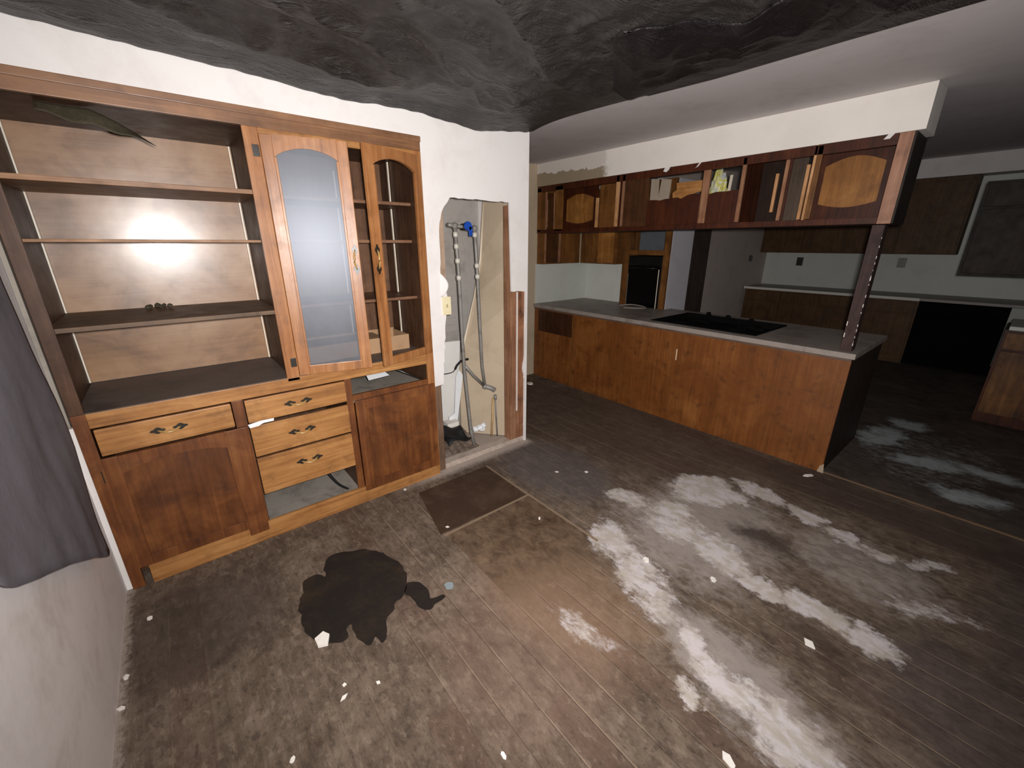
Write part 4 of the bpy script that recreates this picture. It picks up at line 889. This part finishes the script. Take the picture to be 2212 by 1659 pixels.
# ------------------------------------------------------------------ floor items
bm = bmesh.new()
hp = [(-1.115, -0.150), (-0.545, -0.150), (-0.557, -0.640), (-1.215, -0.622)]
prism_z(bm, hp, 0.0005, 0.004)
single('floor_panel', 'dark brown square panel laid in the floor before the wall opening', 'panel', bm, paint('dark_floor_panel', sr(62, 44, 32), sr(92, 74, 58), 0.55, 0.8, 5.0, 0.5))
bm = BB((-1.20, -0.545, -0.652, -0.641, 0.0005, 0.006), (-0.545, -0.533, -1.25, -0.150, 0.0005, 0.006))
single('floor_batten', 'thin pale batten edging the dark floor panel', 'batten', bm, paint('pale_batten', sr(132, 112, 92), sr(100, 82, 66), 0.6, 0.8, 8))
def blob(pts, amp, seed, n=6):
    P = [Vector((p[0], p[1], 0)) for p in pts]; P = smooth_path(P+[P[0]], n)[:-1]
    return [(p.x+amp*noise.noise(Vector((p.x*25+seed, p.y*25, 0))), p.y+amp*noise.noise(Vector((p.x*25, p.y*25+seed, 5)))) for p in P]
bm = bmesh.new()
prism_z(bm, blob([(-1.818, -0.42), (-1.773, -0.389), (-1.704, -0.408), (-1.628, -0.451), (-1.57, -0.508), (-1.522, -0.617), (-1.503, -0.722), (-1.527, -0.826), (-1.58, -0.896), (-1.628, -0.911), (-1.667, -0.947), (-1.71, -0.993), (-1.742, -1.057), (-1.766, -1.075), (-1.778, -1.037), (-1.808, -1.052), (-1.834, -1.011), (-1.841, -0.947), (-1.842, -0.901), (-1.863, -0.908), (-1.875, -0.957), (-1.906, -0.96), (-1.96, -0.916), (-2.004, -0.828), (-2.009, -0.732), (-1.991, -0.613), (-1.959, -0.568), (-1.944, -0.504), (-1.882, -0.482), (-1.841, -0.53), (-1.837, -0.469)], 0.012, 1, 4), 0.0004, 0.002)
prism_z(bm, blob([(-1.535, -0.834), (-1.485, -0.872), (-1.473, -0.947), (-1.488, -1.000), (-1.434, -1.016), (-1.429, -1.038), (-1.488, -1.043), (-1.522, -1.06), (-1.557, -1.011), (-1.558, -0.932), (-1.574, -0.893)], 0.006, 3, 4), 0.0004, 0.002)
single('dark_stain', 'large black lobed stain on the floorboards in front of the hutch', 'stain', bm, paint('black_brown_stain', sr(36, 31, 28), sr(56, 44, 34), 0.9, 0.75, 5.0, 0.4, 0.15))
CH = [((-1.961, -0.904), 0.034, 'triangular white plaster chip at the edge of the black stain'), ((-1.152, -0.592), 0.009, 'white chip on the corner of the dark floor panel'),
      ((-1.954, -1.156), 0.009, 'small chip below the black stain, upper of two stacked in the photo'), ((-1.97, -1.204), 0.009, 'small chip below the black stain, lower of two stacked in the photo'),
      ((-1.847, -1.232), 0.008, 'small chip below the right lobe of the black stain'), ((-2.17, -1.299), 0.009, 'tiny pale chip at the bottom picture edge, leftmost'),
      ((-1.617, -1.735), 0.008, 'tiny pale chip at the bottom picture edge, middle one'), ((-1.045, -2.222), 0.017, 'long pale chip at the bottom picture edge, beside the white residue'),
      ((-0.343, -2.249), 0.020, 'pale chip between the two lower white residue streaks'), ((-0.657, -0.882), 0.009, 'tiny chip on the brown patch beside the pale batten'),
      ((-2.546, -0.279), 0.013, 'pink-white chip on the floor near the left wall corner'), ((1.235, -1.782), 0.020, 'pale chip at the foot of the peninsula corner'),
      ((-2.615, -0.575), 0.011, 'plaster crumb along the left wall, nearer the hutch'), ((-2.622, -0.72), 0.010, 'plaster crumb along the left wall, farther from the hutch'),
      ((-0.175, -0.559), 0.010, 'small yellowish chip on the grey boards, left one'), ((-0.004, -0.699), 0.014, 'upright yellowish chip on the grey boards, right one'),
      ((-0.453, -1.516), 0.016, 'pale chip in the middle of the white residue'), ((-0.309, -1.816), 0.014, 'pale chip on the brown boards below the white residue'),
      ((-1.171, -0.050), 0.012, 'pinkish chip at the hutch base near the right cupboard'), ((1.05, 1.12), 0.040, 'white scrap on the floor at the foot of the tan wall')]
for k, ((x, y), r, lab) in enumerate(CH):
    bm = bmesh.new(); rr = random.Random(k); n = rr.choice((4, 5, 6)); el = rr.uniform(1.2, 2.2); a0 = rr.uniform(0, 3)
    if k == 0: n, el = 5, 1.4
    P = []
    for q_ in range(n):
        a = 2*math.pi*q_/n; px, py = r*el*math.cos(a)*rr.uniform(0.7, 1.1), r*math.sin(a)*rr.uniform(0.7, 1.1)
        P.append((x+px*math.cos(a0)-py*math.sin(a0), y+px*math.sin(a0)+py*math.cos(a0)))
    z0 = 0.0045 if k == 1 else 0.0022 if k == 0 else 0.0006
    prism_z(bm, P, z0, z0+max(0.003, r*0.35))
    single('plaster_chip', lab, 'plaster chip', bm, chipm, 'plaster chips scattered on the floorboards')
bm = bmesh.new(); prism_z(bm, blob([(-1.40, -0.97), (-1.37, -0.965), (-1.355, -0.99), (-1.375, -1.01), (-1.40, -1.0)], 0.01, 9), 0.0006, 0.002)
single('paint_spot', 'pale blue paint spot on the boards right of the black stain', 'paint spot', bm, paint('pale_blue_paint', sr(130, 140, 144), sr(110, 118, 120), 0.4))
